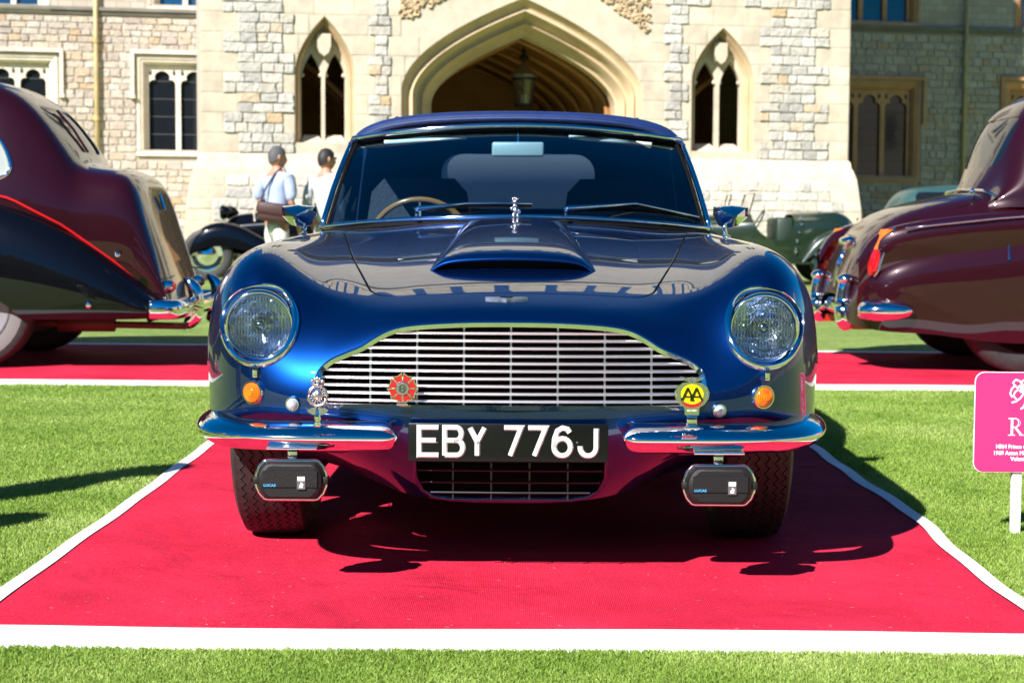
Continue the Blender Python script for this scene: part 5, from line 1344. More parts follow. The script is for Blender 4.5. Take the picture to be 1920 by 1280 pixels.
for s in (-1, 1): fender(lc_, 'front_wing', M_BLKP, [(-6.75, .5, .6, .34), (-6.5, .85, .9, .34), (-6.1, .98, 1, .34), (-5.6, .85, 1, .34), (-5.0, .5, .9, .34), (-4.6, .38, .8, .32)], s*.76, .17, .3)
def lens_pt(V, F): return V, F

# --- maroon car with fins on the right (tail to the left)
rc_ = thing('maroon_tourer', 'maroon car on the right with chrome overriders and tall amber and red tail lamps', 'car', (0, 6.25, 0))
st = [(2.10, .46, .42, .40, .52, .30, .50), (2.13, .62, .50, .50, .66, .285, .64), (2.18, .76, .55, .58, .76, .27, .74), (2.26, .88, .60, .62, .82, .26, .80), (2.38, .98, .62, .66, .86, .25, .83), (2.56, 1.045, .63, .70, .88, .25, .85), (2.80, 1.10, .64, .74, .89, .21, .86), (2.97, 1.125, .64, .76, .90, .195, .86), (3.12, 1.16, .63, .80, .90, .19, .86), (3.6, 1.18, .63, .82, .90, .19, .86), (4.6, 1.16, .63, .82, .90, .24, .86), (5.6, 1.10, .60, .80, .88, .24, .85), (6.8, 1.02, .55, .75, .84, .24, .8), (7.2, .8, .5, .6, .75, .3, .7)]
v, n_, f = skin(hull(st, .12))
s1 = np.where(np.abs(v[:, 1]) > .5, np.minimum(1.0, np.hypot(v[:, 0] - 6.2, v[:, 2] - .36) - .42), 1)
V1, N1, F1 = clip(v, n_, f, s1, lip=.02)
obj('body', (V1, F1), M_MAR, rc_, N=N1)
RB = BVHTree.FromPolygons([tuple(q) for q in v], f)
def rside(x, z, s=-1):
    h = RB.ray_cast(Vector((x, s*3, z)), Vector((0, -s, 0))); return h[0] if h[0] else Vector((x, s*.7, z))
for s in (-1, 1):
    # fin along the top of the side
    rows = []
    for x, zt, w_ in ((2.13, .70, .05), (2.20, .84, .08), (2.32, .905, .10), (2.6, .955, .12), (3.0, .995, .13), (3.6, 1.02, .13), (4.6, 1.01, .12)):
        yy = float(np.interp(x, [2.13, 2.2, 2.4, 2.8], [.70, .76, .84, .87]))
        rows.append([(x, s*(yy - w_*1.8), zt - .05), (x, s*(yy - w_), zt - .006), (x, s*(yy - w_*.45), zt + .004), (x, s*yy, zt - .02), (x, s*(yy + .018), zt - .09), (x, s*(yy + .010), zt - .18), (x, s*(yy - .05), zt - .36)])
    P_, N_ = bspline(rows, 6, 6); vv, nn_, ff = gridmesh(P_, N_)
    if nn_[len(nn_)//2][1]*s < 0: nn_ = -nn_
    a, b, c = [Vector(vv[i]) for i in ff[len(ff)//2][:3]]
    if (b-a).cross(c-a).dot(Vector(nn_[ff[len(ff)//2][0]])) < 0: ff = [tuple(reversed(q)) for q in ff]
    fin = obj('rear_fin', (vv, ff), M_MAR, rc_, N=nn_)
    obj('chrome_strip', tube([(x, s*float(np.interp(x, [2.35, 2.8, 5], [.85, .888, .89])), float(np.interp(x, [2.35, 3.0, 3.6, 5], [.885, .958, .985, .985]))) for x in np.linspace(2.38, 5, 20)], .007, 6), M_CHROME, fin, smooth=True)
    # tail lamp cluster
    lampz = [(.60, 2.195), (.66, 2.195), (.72, 2.208), (.78, 2.23), (.84, 2.258), (.88, 2.28)]
    def lampseg(z0, z1, m, nm):
        rows = []
        for z in np.linspace(z0, z1, 6):
            xx = float(np.interp(z, [a for a, _ in lampz], [b for _, b in lampz])); k = float(np.interp(z, [.60, .64, .80, .88], [.3, .8, 1, .9]))
            rows.append([(xx + .055*k, s*(.77 + .012), z), (xx + .03, s*(.775 + .016*k), z), (xx - .01, s*(.765 + .012*k), z), (xx - .022*k - .005, s*.74, z), (xx - .012, s*(.72 - .012*k), z), (xx + .04, s*.70, z)])
        return obj(nm, grid(rows), m, rc_, smooth=True)
    lampseg(.60, .755, mat('red_tail_lens', (.36, .005, .010), .12, 0, 1.0), 'tail_lamp_red'); lampseg(.757, .88, mat('orange_tail_lens', (.62, .13, .008), .12, 0, 1.0), 'tail_lamp_amber')
    obj('tail_lamp_trim', tube([(float(np.interp(z, [a for a, _ in lampz], [b for _, b in lampz])) + .057*float(np.interp(z, [.60, .64, .80, .88], [.3, .8, 1, .9])), s*.79, z) for z in np.linspace(.59, .89, 8)], .008, 6), M_CHROME, rc_, smooth=True)
    ov = [(2.13, s*.46, .25), (2.095, s*.46, .32), (2.085, s*.46, .42), (2.095, s*.46, .52), (2.12, s*.46, .58)]
    obj('overrider', join(tube(smooth_path(ov, 4), [.02, .04, .052, .056, .058, .057, .054, .051, .048, .046, .044, .043, .042, .040, .036, .032, .026], 14), blob((2.10, s*.46, .565), (.058, .058, .035), 12, 7)), M_CHROME, rc_, smooth=True)
    obj('bumper_end', xf(blob((0, 0, 0), (.17, .07, .060), 14, 9), Matrix.Translation((2.27, s*.86, .385)) @ Matrix.Rotation(radians(s*10), 4, 'Z')), M_CHROME, rc_, smooth=True)
bp_ = smooth_path([(2.26, -.88, .385), (2.18, -.82, .385), (2.14, -.5, .385), (2.13, 0, .385), (2.14, .5, .385), (2.18, .82, .385), (2.26, .88, .385)], 5)
obj('rear_bumper', tube(bp_, 1, prof=[(.02*cos(t), .06*sin(t)) for t in np.linspace(0, 2*pi, 13)[:-1]]), M_CHROME, rc_, smooth=True)
for y in (-.46, .46): obj('bumper_hanger', box(2.12, 2.26, y - .035, y + .035, .25, .30), M_RED, rc_)
obj('plate_lamp', join(blob((2.20, 0, .80), (.06, .12, .035), 12, 7), tube([(2.20, -.02, .78), (2.15, -.02, .66), (2.12, -.02, .50)], .016, 7), tube([(2.20, .05, .78), (2.15, .05, .66), (2.12, .05, .50)], .012, 7)), M_CHROME, rc_, smooth=True)
obj('petrol_cap', blob((2.87, -.52, 1.105), (.018, .018, .035), 8, 5), M_CHROME, rc_, smooth=True)
for s in (-1, 1):
    for gx_, z0_, z1_ in ((3.42, .30, 1.0), (4.55, .30, 1.0)):
        obj('door_gap', tube([rside(gx_ + .02*sin(z*5), z, s) + Vector((0, s*.0005, 0)) for z in np.linspace(z0_, z1_, 10)], .004, 5), M_BLACK, rc_)
    obj('handle', tube([rside(3.0, .79, s) + Vector((0, s*.012, 0)), rside(3.0, .70, s) + Vector((0, s*.012, 0))], .006, 6), M_CHROME, rc_)
    gap = [RB.ray_cast(Vector((x, s*y, 3)), Vector((0, 0, -1)))[0] for x, y in ((2.93, .30), (2.92, .52), (2.80, .565), (2.5, .56), (2.3, .53), (2.2, .50))]
    obj('boot_lid_gap', tube([g + Vector((0, 0, .0005)) for g in gap if g], .004, 5), M_BLACK, rc_)
# cabin
st = [(2.95, 1.13, .30, 1.05, .60, 1.0, .62), (3.02, 1.26, .40, 1.10, .62, 1.02, .64), (3.10, 1.48, .46, 1.14, .64, 1.02, .66), (3.20, 1.66, .50, 1.16, .66, 1.02, .68), (3.36, 1.77, .52, 1.18, .67, 1.02, .69), (3.7, 1.83, .53, 1.18, .68, 1.02, .70), (4.3, 1.83, .53, 1.18, .68, 1.02, .70), (4.8, 1.75, .50, 1.16, .67, 1.02, .7), (5.1, 1.4, .45, 1.1, .66, 1.0, .68), (5.25, 1.15, .4, 1.05, .64, 1.0, .66)]
v, n_, f = skin(hull(st, .12))
rw2 = rrect(-.42, .42, 1.28, 1.60, .10)
s1 = np.where(v[:, 0] < 3.4, poly_sd(v[:, [1, 2]], rw2), 1.0)
V1, N1, F1 = clip(v, n_, f, s1, lip=.015)
cab = obj('cabin', (V1, F1), M_MAR, rc_, N=N1)
V1, N1, F1 = clip(v, n_, f, np.where(v[:, 0] < 3.4, -poly_sd(v[:, [1, 2]], rw2), -1.0)); obj('rear_window', ([(a + .012, b, c) for a, b, c in V1], F1), M_PANE, cab, N=N1)
swp = rrect(3.45, 4.7, 1.22, 1.62, .10)
s1 = np.where(np.abs(v[:, 1]) > .4, -poly_sd(v[:, [0, 2]], swp), -1.0)
V1, N1, F1 = clip(v, n_, f, s1); obj('side_window', ([(a, b*1.012, c) for a, b, c in V1], F1), M_PANE, cab, N=N1)
obj('cabin_trim', tube([(2.98, -.64, 1.09), (2.955, -.45, 1.125), (2.95, 0, 1.14), (2.955, .45, 1.125), (2.98, .64, 1.09)], .010, 6), M_CHROME, cab, smooth=True)
obj('underbody', box(2.3, 7.0, -.7, .7, .26, .34), M_BLACK, rc_)
wheel_set(rc_, [(3.14, -.70, 1), (3.14, .70, -1), (6.2, -.74, 1), (6.2, .74, -1)], .38, .19, M_BLACK)

# --- black vintage car beyond, left
bc_ = thing('black_vintage_car', 'black vintage car with chrome wheel discs beyond the two walking men', 'car', (0, 22.2, 0))
st = [(-4.62, .62, .20, .6, .24, .45, .25), (-4.55, .98, .22, .8, .30, .42, .30), (-4.3, 1.06, .24, .85, .34, .40, .34), (-3.6, 1.10, .30, .9, .42, .38, .42), (-3.1, 1.14, .42, .95, .56, .36, .54), (-2.5, 1.12, .48, .95, .62, .36, .6), (-1.6, 1.10, .48, .92, .62, .36, .6), (-.8, .98, .44, .85, .58, .36, .56), (-.3, .7, .38, .6, .5, .38, .48)]
v, n_, f = skin(hull(st, .10)); obj('body', (v, f), M_BLKP, bc_, N=n_)
for s in (-1, 1):
    fender(bc_, 'front_wing', M_BLKP, [(-5.04, .40, .6, .34), (-4.98, .68, .85, .40), (-4.80, .87, 1, .50), (-4.5, .93, 1, .55), (-4.2, .86, 1, .48), (-3.85, .66, 1, .40), (-3.5, .48, .9, .34), (-3.1, .40, .8, .33)], s*.66, .17, .3)
    fender(bc_, 'rear_wing', M_BLKP, [(-2.1, .42, .8, .34), (-1.8, .75, 1, .45), (-1.45, .90, 1, .55), (-1.1, .80, 1, .48), (-.7, .5, .8, .36)], s*.66, .17, .3)
    obj('running_board', box(-3.6, -1.9, s*.70 - .12, s*.70 + .12, .32, .36), M_BLKP, bc_)
    obj('head_lamp', lathe([(.001, -.06), (.10, -.05), (.12, -.02), (.09, .08), (.01, .14)], 16, 'x'), M_BLKP, bc_, smooth=True, loc=(-4.55, s*.30, 1.06))
obj('scuttle_trim', join(blob((-3.98, -.40, .98), (.05, .03, .04)), blob((-3.55, -.62, .40), (.03, .03, .03)), blob((-3.8, -.60, .55), (.03, .03, .03))), M_CHROME, bc_, smooth=True)
obj('hood_bag', bbox_(-2.3, -1.3, -.5, .5, 1.05, 1.2, .05), mat('black_cloth', (.01, .01, .01), .9), bc_, smooth=True)
wheel_set(bc_, [(-4.74, -.70, 1), (-4.74, .70, -1), (-1.45, -.70, 1), (-1.45, .70, -1)], .40, .15)

# --- dark green open tourer beyond, right
gc_ = thing('green_vintage_tourer', 'dark green open vintage tourer with folding windscreen in front of the gatehouse plinth', 'car', (0, 21.4, 0))
st = [(1.95, 1.0, .20, .8, .28, .42, .28), (2.1, 1.03, .24, .85, .34, .40, .34), (2.7, 1.05, .28, .88, .40, .38, .40), (3.2, 1.06, .34, .9, .48, .36, .48), (3.55, 1.10, .44, .95, .60, .34, .58), (3.9, 1.10, .48, .95, .64, .34, .62), (4.4, 1.10, .48, .95, .65, .34, .62), (4.75, 1.13, .47, .95, .64, .34, .62), (5.0, 1.12, .44, .92, .60, .34, .58), (5.2, 1.02, .38, .85, .52, .36, .5), (5.3, .75, .3, .65, .42, .4, .42)]
v, n_, f = skin(hull(st, .08))
hc = [(3.62, 1.3), (3.66, .92), (3.85, .72), (4.10, .68), (4.22, .84), (4.27, 1.05), (4.30, 1.3)]
s1 = poly_sd(v[:, [0, 2]], [(p.x, p.y) for p in smooth_path([(a, b, 0) for a, b in hc], 4)])
V1, N1, F1 = clip(v, n_, f, s1, lip=.03); obj('body', (V1, F1), M_GRNP, gc_, N=N1)
obj('cockpit', join(box(3.4, 3.45, -.5, .5, .4, 1.0), box(3.4, 4.5, -.5, .5, .35, .45), box(4.25, 4.3, -.55, .55, .4, 1.0)), M_BLACK, gc_)
obj('seat', bbox_(4.0, 4.28, -.5, .5, .5, 1.02, .05), mat('dark_green_leather', (.01, .025, .015), .5), gc_, smooth=True)
obj('instruments', join(*[blob((3.52 + .05*R.random(), R.uniform(-.4, .1), R.uniform(.8, 1.02)), (.03, .035, .035), 8, 5) for _ in range(10)]), M_CHROME, gc_, smooth=True)
obj('steering_wheel', xf(tube([(.2*cos(2*pi*k/24), .2*sin(2*pi*k/24), 0) for k in range(24)], .012, 6, closed=True), Matrix.Translation((3.75, -.3, .95)) @ Matrix.Rotation(radians(-62), 4, 'Y')), M_BLACK, gc_, smooth=True)
obj('windscreen_frame', join(tube([(3.58, -.55, 1.08), (3.66, -.55, 1.38)], .012, 6), tube([(3.58, .55, 1.08), (3.66, .55, 1.38)], .012, 6), tube([(3.66, -.55, 1.38), (3.66, .55, 1.38)], .010, 6)), M_BLKP, gc_)
obj('windscreen_glass', ([(3.58, -.54, 1.1), (3.58, .54, 1.1), (3.66, .54, 1.37), (3.66, -.54, 1.37)], [(0, 1, 2, 3)]), glass_mat('tourer_glass', (.85, .9, .88), 1.0), gc_)
obj('aero_screen', join(tube([(3.25, -.45, 1.08), (3.32, -.45, 1.36), (3.32, .05, 1.36), (3.25, .05, 1.08)], .012, 6)), M_BLKP, gc_)
for s in (-1, 1):
    fender(gc_, 'front_wing', M_GRNP, [(2.15, .45, .8, .38), (2.25, .78, 1, .5), (2.6, .98, 1, .62), (2.95, .92, 1, .58), (3.2, .70, 1, .46), (3.45, .45, 1, .36), (3.8, .36, .9, .32)], s*.70, .15, .3)
    fender(gc_, 'rear_wing', M_GRNP, [(4.35, .40, .8, .34), (4.55, .74, 1, .5), (4.85, .88, 1, .6), (5.15, .78, 1, .5), (5.40, .45, .8, .38)], s*.70, .15, .3)
    obj('running_board', box(3.5, 4.5, s*.72 - .12, s*.72 + .12, .32, .36), M_GRNP, gc_)
obj('side_fittings', join(*[blob((x, -.66, z), (.022, .02, r_)) for x, z, r_ in ((4.34, 1.02, .03), (4.36, .92, .02), (4.33, .80, .02), (4.30, .66, .03), (4.28, .52, .05), (4.75, .52, .05), (4.83, .42, .06), (4.62, 1.10, .02), (5.2, 1.0, .02), (3.62, .62, .03))]), M_CHROME, gc_, smooth=True)
wheel_set(gc_, [(2.70, -.72, 1), (2.70, .72, -1), (4.88, -.72, 1), (4.88, .72, -1)], .40, .13, mat('green_disc', (.02, .04, .02), .4, .2))

# --- teal car behind the maroon one
tc_ = thing('teal_car', 'teal car showing only its rounded roof behind the maroon car on the right', 'car', (0, 17.6, 0))
st = [(4.1, .6, .4, .5, .6, .3, .55), (4.3, .90, .5, .7, .75, .28, .7), (4.8, .98, .55, .75, .8, .28, .75), (4.96, 1.06, .5, .9, .8, .28, .75), (5.08, 1.36, .50, .95, .8, .28, .75), (5.35, 1.43, .55, .95, .8, .28, .75), (6.2, 1.455, .55, .95, .8, .28, .75), (6.9, 1.45, .55, .95, .8, .28, .75), (7.3, 1.3, .5, .95, .8, .28, .75), (7.6, .98, .5, .85, .8, .28, .75), (8.4, .9, .5, .75, .75, .28, .7), (8.7, .6, .4, .5, .6, .3, .55)]
v, n_, f = skin(hull(st, .10)); obj('body', (v, f), M_TEAL, tc_, N=n_)
wp_ = rrect(5.2, 7.1, 1.02, 1.34, .08)
V1, N1, F1 = clip(v, n_, f, np.where(np.abs(v[:, 1]) > .4, -poly_sd(v[:, [0, 2]], wp_), -1.0)); obj('side_window', ([(a, b*1.01, c) for a, b, c in V1], F1), M_PANE, tc_, N=N1)
wheel_set(tc_, [(4.9, -.68, 1), (4.9, .68, -1), (7.8, -.68, 1), (7.8, .68, -1)], .33, .18)

# ------------------------------------------------------------------ people
M_SKIN = mat('skin', (.42, .20, .13), .55, 0, 0, var=.08, vscale=20)
def skinned(name, joints, edges, m, parent, root=0, sub=2):
    """joints: [(x,y,z,rx,ry)]"""
    me = bpy.data.meshes.new(name); me.from_pydata([j[:3] for j in joints], edges, []); me.materials.append(m)
    o = link(name, me, parent)
    md = o.modifiers.new('skin', 'SKIN'); md.use_smooth_shade = True
    ss = o.modifiers.new('sub', 'SUBSURF'); ss.levels = sub; ss.render_levels = sub
    for i, j in enumerate(joints):
        sv_ = me.skin_vertices[0].data[i]; sv_.radius = (j[3], j[4] if len(j) > 4 else j[3]); sv_.use_root = (i == root)
    dg = bpy.context.evaluated_depsgraph_get(); dg.update(); ev = o.evaluated_get(dg)
    nm = bpy.data.meshes.new_from_object(ev); o.modifiers.clear(); o.data = nm; nm.materials.clear(); nm.materials.append(m)
    nm.polygons.foreach_set('use_smooth', [True]*len(nm.polygons))
    return o
def person(label, loc, rz, shirt, trous, hair, head_turn=0.0, sleeves_long=False, h=1.75, group=None, walk=.14, arms='down', jacket=False):
    k = h/1.75; t = thing('person', label, 'person', loc, rz, group)
    mS, mT, mH = shirt, trous, hair
    body = [(0, 0, .96, .13, .10), (0, .0, 1.12, .125, .095), (0, -.01, 1.30, .15, .10), (0, 0, 1.42, .10, .08), (0, .0, 1.50, .055, .055), (0, -.01, 1.56, .052, .055)]
    E = [(0, 1), (1, 2), (2, 3), (3, 4), (4, 5)]
    for s in (-1, 1):
        b = len(body)
        if arms == 'down' or (arms == 'fwd' and s < 0):
            ar = [(s*.17, 0, 1.41, .055), (s*.225, .02, 1.26, .045), (s*.245, .04, 1.13, .040), (s*.25, -.03, 1.00, .034), (s*.245, -.08, .88, .024)]
        else: ar = [(s*.17, 0, 1.41, .055), (s*.225, .02, 1.26, .045), (s*.24, .02, 1.13, .040), (s*.20, -.13, 1.14, .034), (s*.14, -.25, 1.20, .024)]
        body += ar; E += [(3, b)] + [(b+i, b+i+1) for i in range(4)]
        wrist = len(body) - 1; d = Vector(ar[-1][:3]) - Vector(ar[-2][:3]); d.normalize()
        palm = Vector(ar[-1][:3]) + d*.07; body.append((*palm, .022, .028)); E.append((wrist, wrist + 1)); pi_ = wrist + 1
        side_ = d.cross(Vector((s, 0, 0))).normalized()
        for q in range(4):
            o0 = palm + side_*(.018*(q - 1.5)); L_ = [.030, .034, .036, .028][q]
            fb = len(body); body += [(*(o0 + d*.015), .0085), (*(o0 + d*(.02 + L_)), .0075), (*(o0 + d*(.02 + L_*1.8) + Vector((-s*.012, 0, 0))), .0065)]; E += [(pi_, fb), (fb, fb+1), (fb+1, fb+2)]
        th0 = Vector(ar[-1][:3]) + d*.03 - side_*.03; fb = len(body); body += [(*th0, .010), (*(th0 + d*.03 - side_*.012), .009)]; E += [(wrist, fb), (fb, fb+1)]
        b = len(body); st_ = s*walk
        body += [(s*.085, 0, .88, .085), (s*.095, -st_*.5, .50, .058), (s*.095, -st_*.6 + .05, .28, .052), (s*.095, -st_ + .04, .085, .038), (s*.10, -st_ - .12, .035, .036)]
        E += [(0, b), (b, b+1), (b+1, b+2), (b+2, b+3), (b+3, b+4)]
    body = [tuple(c*k for c in j) for j in body]
    bo = skinned('body', body, E, M_SKIN, t)
    # trousers and shirt over the body
    tj = [(0, 0, .97, .155, .125), (0, 0, .90, .145, .12)]; te = [(0, 1)]
    for s in (-1, 1):
        b = len(tj); st_ = s*walk
        tj += [(s*.088, 0, .84, .105), (s*.097, -st_*.5, .50, .082), (s*.097, -st_*.6 + .05, .28, .075), (s*.097, -st_ + .04, .10, .072)]; te += [(1, b), (b, b+1), (b+1, b+2), (b+2, b+3)]
    skinned('trousers', [tuple(c*k for c in j) for j in tj], te, mT, t)
    sj = [(0, 0, .86 if jacket else .93, .168, .135), (0, 0, 1.10, .158, .128), (0, -.01, 1.28, .172, .130), (0, 0, 1.41, .13, .10), (0, .0, 1.475, .070, .068)]; se = [(0, 1), (1, 2), (2, 3), (3, 4)]
    for s in (-1, 1):
        b = len(sj)
        if arms == 'down' or (arms == 'fwd' and s < 0): ar = [(s*.175, 0, 1.40, .075), (s*.228, .02, 1.25, .066), (s*.245, .04, 1.13, .058), (s*.25, -.03, 1.0, .052), (s*.245, -.075, .90, .045)]
        else: ar = [(s*.175, 0, 1.40, .075), (s*.228, .02, 1.25, .066), (s*.24, .02, 1.15, .058), (s*.20, -.12, 1.145, .05), (s*.15, -.23, 1.19, .045)]
        if not sleeves_long: ar = ar[:3]
        sj += ar; se += [(3, b)] + [(b+i, b+i+1) for i in range(len(ar) - 1)]
    skinned('jacket' if jacket else 'shirt', [tuple(c*k for c in j) for j in sj], se, mS, t)
    for ch in t.children:
        if ch.name.split('.')[0] in ('shirt', 'jacket', 'trousers'):
            for vv_ in ch.data.vertices:
                c_ = vv_.co; vv_.co = c_ + vv_.normal*(.016*mnoise.noise(Vector((c_.x*9, c_.y*9, c_.z*5))) + .010*mnoise.noise(Vector((c_.x*22 + 3, c_.y*22, c_.z*14))))
    # head
    hd = link('head', None, t, (0, -.015*k, 1.64*k), (0, 0, head_turn)); 
    rows = []
    for i in range(15):
        a = pi*i/14; z = .118*cos(a); base = sin(a)**.85 if sin(a) > 0 else 0
        for_ = []
        for q in range(20):
            b = 2*pi*q/20; x, y = cos(b), sin(b)
            r_x = .076*base*(1 if z > -.03 else 1 - .35*((-.03 - z)/.09)); r_y = .098*base
            yy = y*r_y*(1.0 if y < 0 else .95) - (.012 if z < -.05 and y < 0 else 0); xx = x*r_x
            if y < -.85 and -.045 < z < .012: yy -= .022*(1 - abs(z + .02)/.03) if abs(z + .02) < .03 else 0
            if y < -.5 and .0 < z < .035 and abs(x) > .25: yy += .008
            for_.append((xx, yy, z))
        rows.append(for_)
    hd.scale = (1.08, 1.08, 1.08); hm = obj('face', xf(grid(rows, closed_u=True), Matrix.Scale(k, 4)), M_SKIN, hd, smooth=True)
    obj('eyes', join(*[blob((s*.030*k, -.083*k, .012*k), (.012*k, .008*k, .008*k), 8, 6) for s in (-1, 1)]), mat('eye_white', (.6, .58, .55), .3), hd, smooth=True)
    obj('mouth', blob((0, -.092*k, -.055*k), (.022*k, .008*k, .006*k), 8, 5), mat('lips', (.35, .10, .09), .5), hd, smooth=True)
    obj('ears', join(*[blob((s*.078*k, .008*k, -.002*k), (.010*k, .018*k, .030*k), 8, 6) for s in (-1, 1)]), M_SKIN, hd, smooth=True)
    hr_ = []
    for i in range(9):
        r_ = []
        for q in range(20):
            b = 2*pi*q/20; am = pi*((.50 + .20*sin(b)) if sin(b) > 0 else (.50 + .17*sin(b))); a = am*i/8
            r_.append((.0795*sin(a)**.85*cos(b), .101*sin(a)**.85*sin(b) + .002, .1225*cos(a)))
        hr_.append(r_)
    hr_ = [[(x*(1 + .09*mnoise.noise(Vector((x*60, y*60, z*60)))), y*(1 + .09*mnoise.noise(Vector((x*60, y*60, z*60 + 5)))), z*(1 + .05*mnoise.noise(Vector((x*50, y*50 + 9, z*50)))) - (.012*mnoise.noise(Vector((x*90, y*90, 2))) if i_ > 6 else 0)) for x, y, z in r_] for i_, r_ in enumerate(hr_)]
    obj('hair', xf(grid(hr_, closed_u=True), Matrix.Scale(k, 4)), mH, hd, smooth=True)
    for s in (-1, 1):
        st_ = s*walk; obj('shoe', xf(blob((0, 0, 0), (.045, .13, .045), 12, 8), Matrix.Translation((s*.098*k, (-st_ - .03)*k, .045*k))), mat('brown_shoe', (.05, .025, .015), .4), t, smooth=True)
    return t
M_SH1 = mat('pale_blue_shirt', (.30, .36, .52), .8, var=.06, bump=.5, bscale=9); M_JK = mat('off_white_jacket', (.46, .48, .50), .8, var=.05, bump=.5, bscale=8)
M_TR1 = mat('white_trousers', (.66, .66, .60), .8, bump=.5, bscale=9); M_TR2 = mat('pale_trousers', (.55, .55, .55), .8)
M_GREY = mat('grey_hair', (.07, .07, .075), .7, bump=.6, bscale=60); M_DARKH = mat('dark_hair', (.012, .010, .010), .6, bump=.6, bscale=60)
def place(px, y, z=0): p = atY(px, 420, y); return (p.x, y, z)
p1 = person('grey haired man in a pale blue short sleeved shirt with a brown shoulder bag', place(519, 14.7), radians(148), M_SH1, M_TR1, M_GREY, radians(-28), False, 1.76, 'men walking beyond the cars', arms='fwd')
p2 = person('dark haired man in an off white jacket and sunglasses beside the windscreen', place(611, 15.0), radians(150), M_JK, M_TR2, M_DARKH, radians(-25), True, 1.75, 'men walking beyond the cars', jacket=True)
hd2 = [c for c in p2.children if c.name.startswith('head')][0]
obj('sunglasses', join(*[blob((s*.032, -.096, .014), (.024, .010, .016), 8, 6) for s in (-1, 1)], *[tube([(s*.055, -.088, .016), (s*.082, .0, .012)], .003, 4) for s in (-1, 1)]), M_BLACK, hd2, smooth=True)
bagc = Vector(place(514, 14.5)) ; 
bag = obj('shoulder_bag', xf(join(bbox_(-.19, .19, -.07, .07, -.11, .11, .05, 3), bbox_(-.195, .195, -.078, -.065, -.02, .105, .02, 2)), Matrix.Translation((bagc.x, 14.52, 1.00)) @ Matrix.Rotation(radians(8), 4, 'Y')), mat('brown_leather', (.055, .022, .022), .5, bump=.2), None, smooth=True)
tag(bag, 'dark brown leather bag hanging at the hip of the grey haired man', 'bag')
obj('strap', tube([(bagc.x - .17, 14.52, 1.08), (bagc.x - .12, 14.58, 1.25), (bagc.x + .0, 14.60, 1.45), (bagc.x + .08, 14.68, 1.53), (bagc.x + .16, 14.6, 1.40), (bagc.x + .20, 14.55, 1.15), (bagc.x + .17, 14.52, 1.07)], .012, 6), mat('navy_strap', (.01, .015, .05), .6), bag)
obj('tassel', tube([(bagc.x - .20, 14.45, 1.08), (bagc.x - .22, 14.44, .98), (bagc.x - .21, 14.44, .90)], .012, 6), mat('pale_cord', (.5, .45, .4), .7), bag)
p3_ = person('onlooker in a pale shirt standing on the grass left of the carpet', (-2.52, -.55, 0), radians(60), M_JK, M_TR2, M_DARKH, 0, True, 1.78, 'onlookers beside the carpet', walk=.04)
p4_ = person('onlooker in a blue shirt standing on the grass left of the carpet front', (-2.72, -1.55, 0), radians(75), M_SH1, M_TR2, M_GREY, 0, False, 1.72, 'onlookers beside the carpet', walk=.04)

# ------------------------------------------------------------------ pink sign
pc = atZ(1906, 1003, GZ); sgn_ = thing('pink_sign', 'pink information sign with white emblem and lettering on a white post', 'sign', (pc.x, pc.y, 0), radians(0))
M_PINK = mat('pink_board', (.78, .022, .15), .45, 0, .2); M_SW = mat('sign_white', (.82, .82, .82), .5)
a0s, a1s = atY(1829, 697, pc.y), atY(1906, 885, pc.y)
hw_ = pc.x - a0s.x; zt_, zb_ = a0s.z - GZ, a1s.z - GZ
obj('post', bbox_(-.014, .014, .008, .030, -.02, zt_ - .02, .003), M_SW, sgn_, angle=40)
bd = obj('board', prism(rrect(-hw_, hw_, zb_, zt_, .028, 6), 0, .006), M_SW, sgn_)
obj('board_face', prism(rrect(-hw_ + .0015, hw_ - .0015, zb_ + .0015, zt_ - .0015, .0268, 6), -.0012, 0), M_PINK, bd)
pxm = (zt_ - zb_)/188.0
sz = lambda py: zt_ - (py - 697)*pxm
sx = lambda px: (px - 1906)*pxm
R_l = join(stroke([(sx(1892), sz(815)), (sx(1892), sz(784))], .0068, -.0012, .0005, .95), stroke([(sx(1885), sz(783.7)), (sx(1899), sz(783.7)), (sx(1905), sz(787)), (sx(1906), sz(792)), (sx(1904), sz(797)), (sx(1899), sz(800)), (sx(1893), sz(800))], .0030, -.0012, .0005, .95),
    stroke([(sx(1904), sz(786.5)), (sx(1906), sz(791.5)), (sx(1904), sz(797))], .0060, -.0012, .0005, .95), stroke([(sx(1898), sz(800)), (sx(1910), sz(815))], .0064, -.0012, .0005, .95), stroke([(sx(1885), sz(815)), (sx(1898), sz(815))], .0026, -.0012, .0005, .95), stroke([(sx(1906), sz(815)), (sx(1914), sz(815))], .0026, -.0012, .0005, .95))
obj('sign_letter', R_l, M_SW, bd)
obj('sign_letter', join(stroke([(sx(1917), sz(790)), (sx(1917.5), sz(784)), (sx(1936), sz(784)), (sx(1925), sz(815))], .0052, -.0012, .0005, .95)), M_SW, bd)
for body_, py, ln in (('HRH Prince of Wales', 840, 100), ('1969 Aston Martin DB6', 852, 110), ('Volante', 863, 34)):
    t_ = text('sign_text', body_, .0165, (0, -.0016, sz(py)), M_SW, bd, align='CENTER', ext=.0003, off=.00045, sx=.93)
emb = []
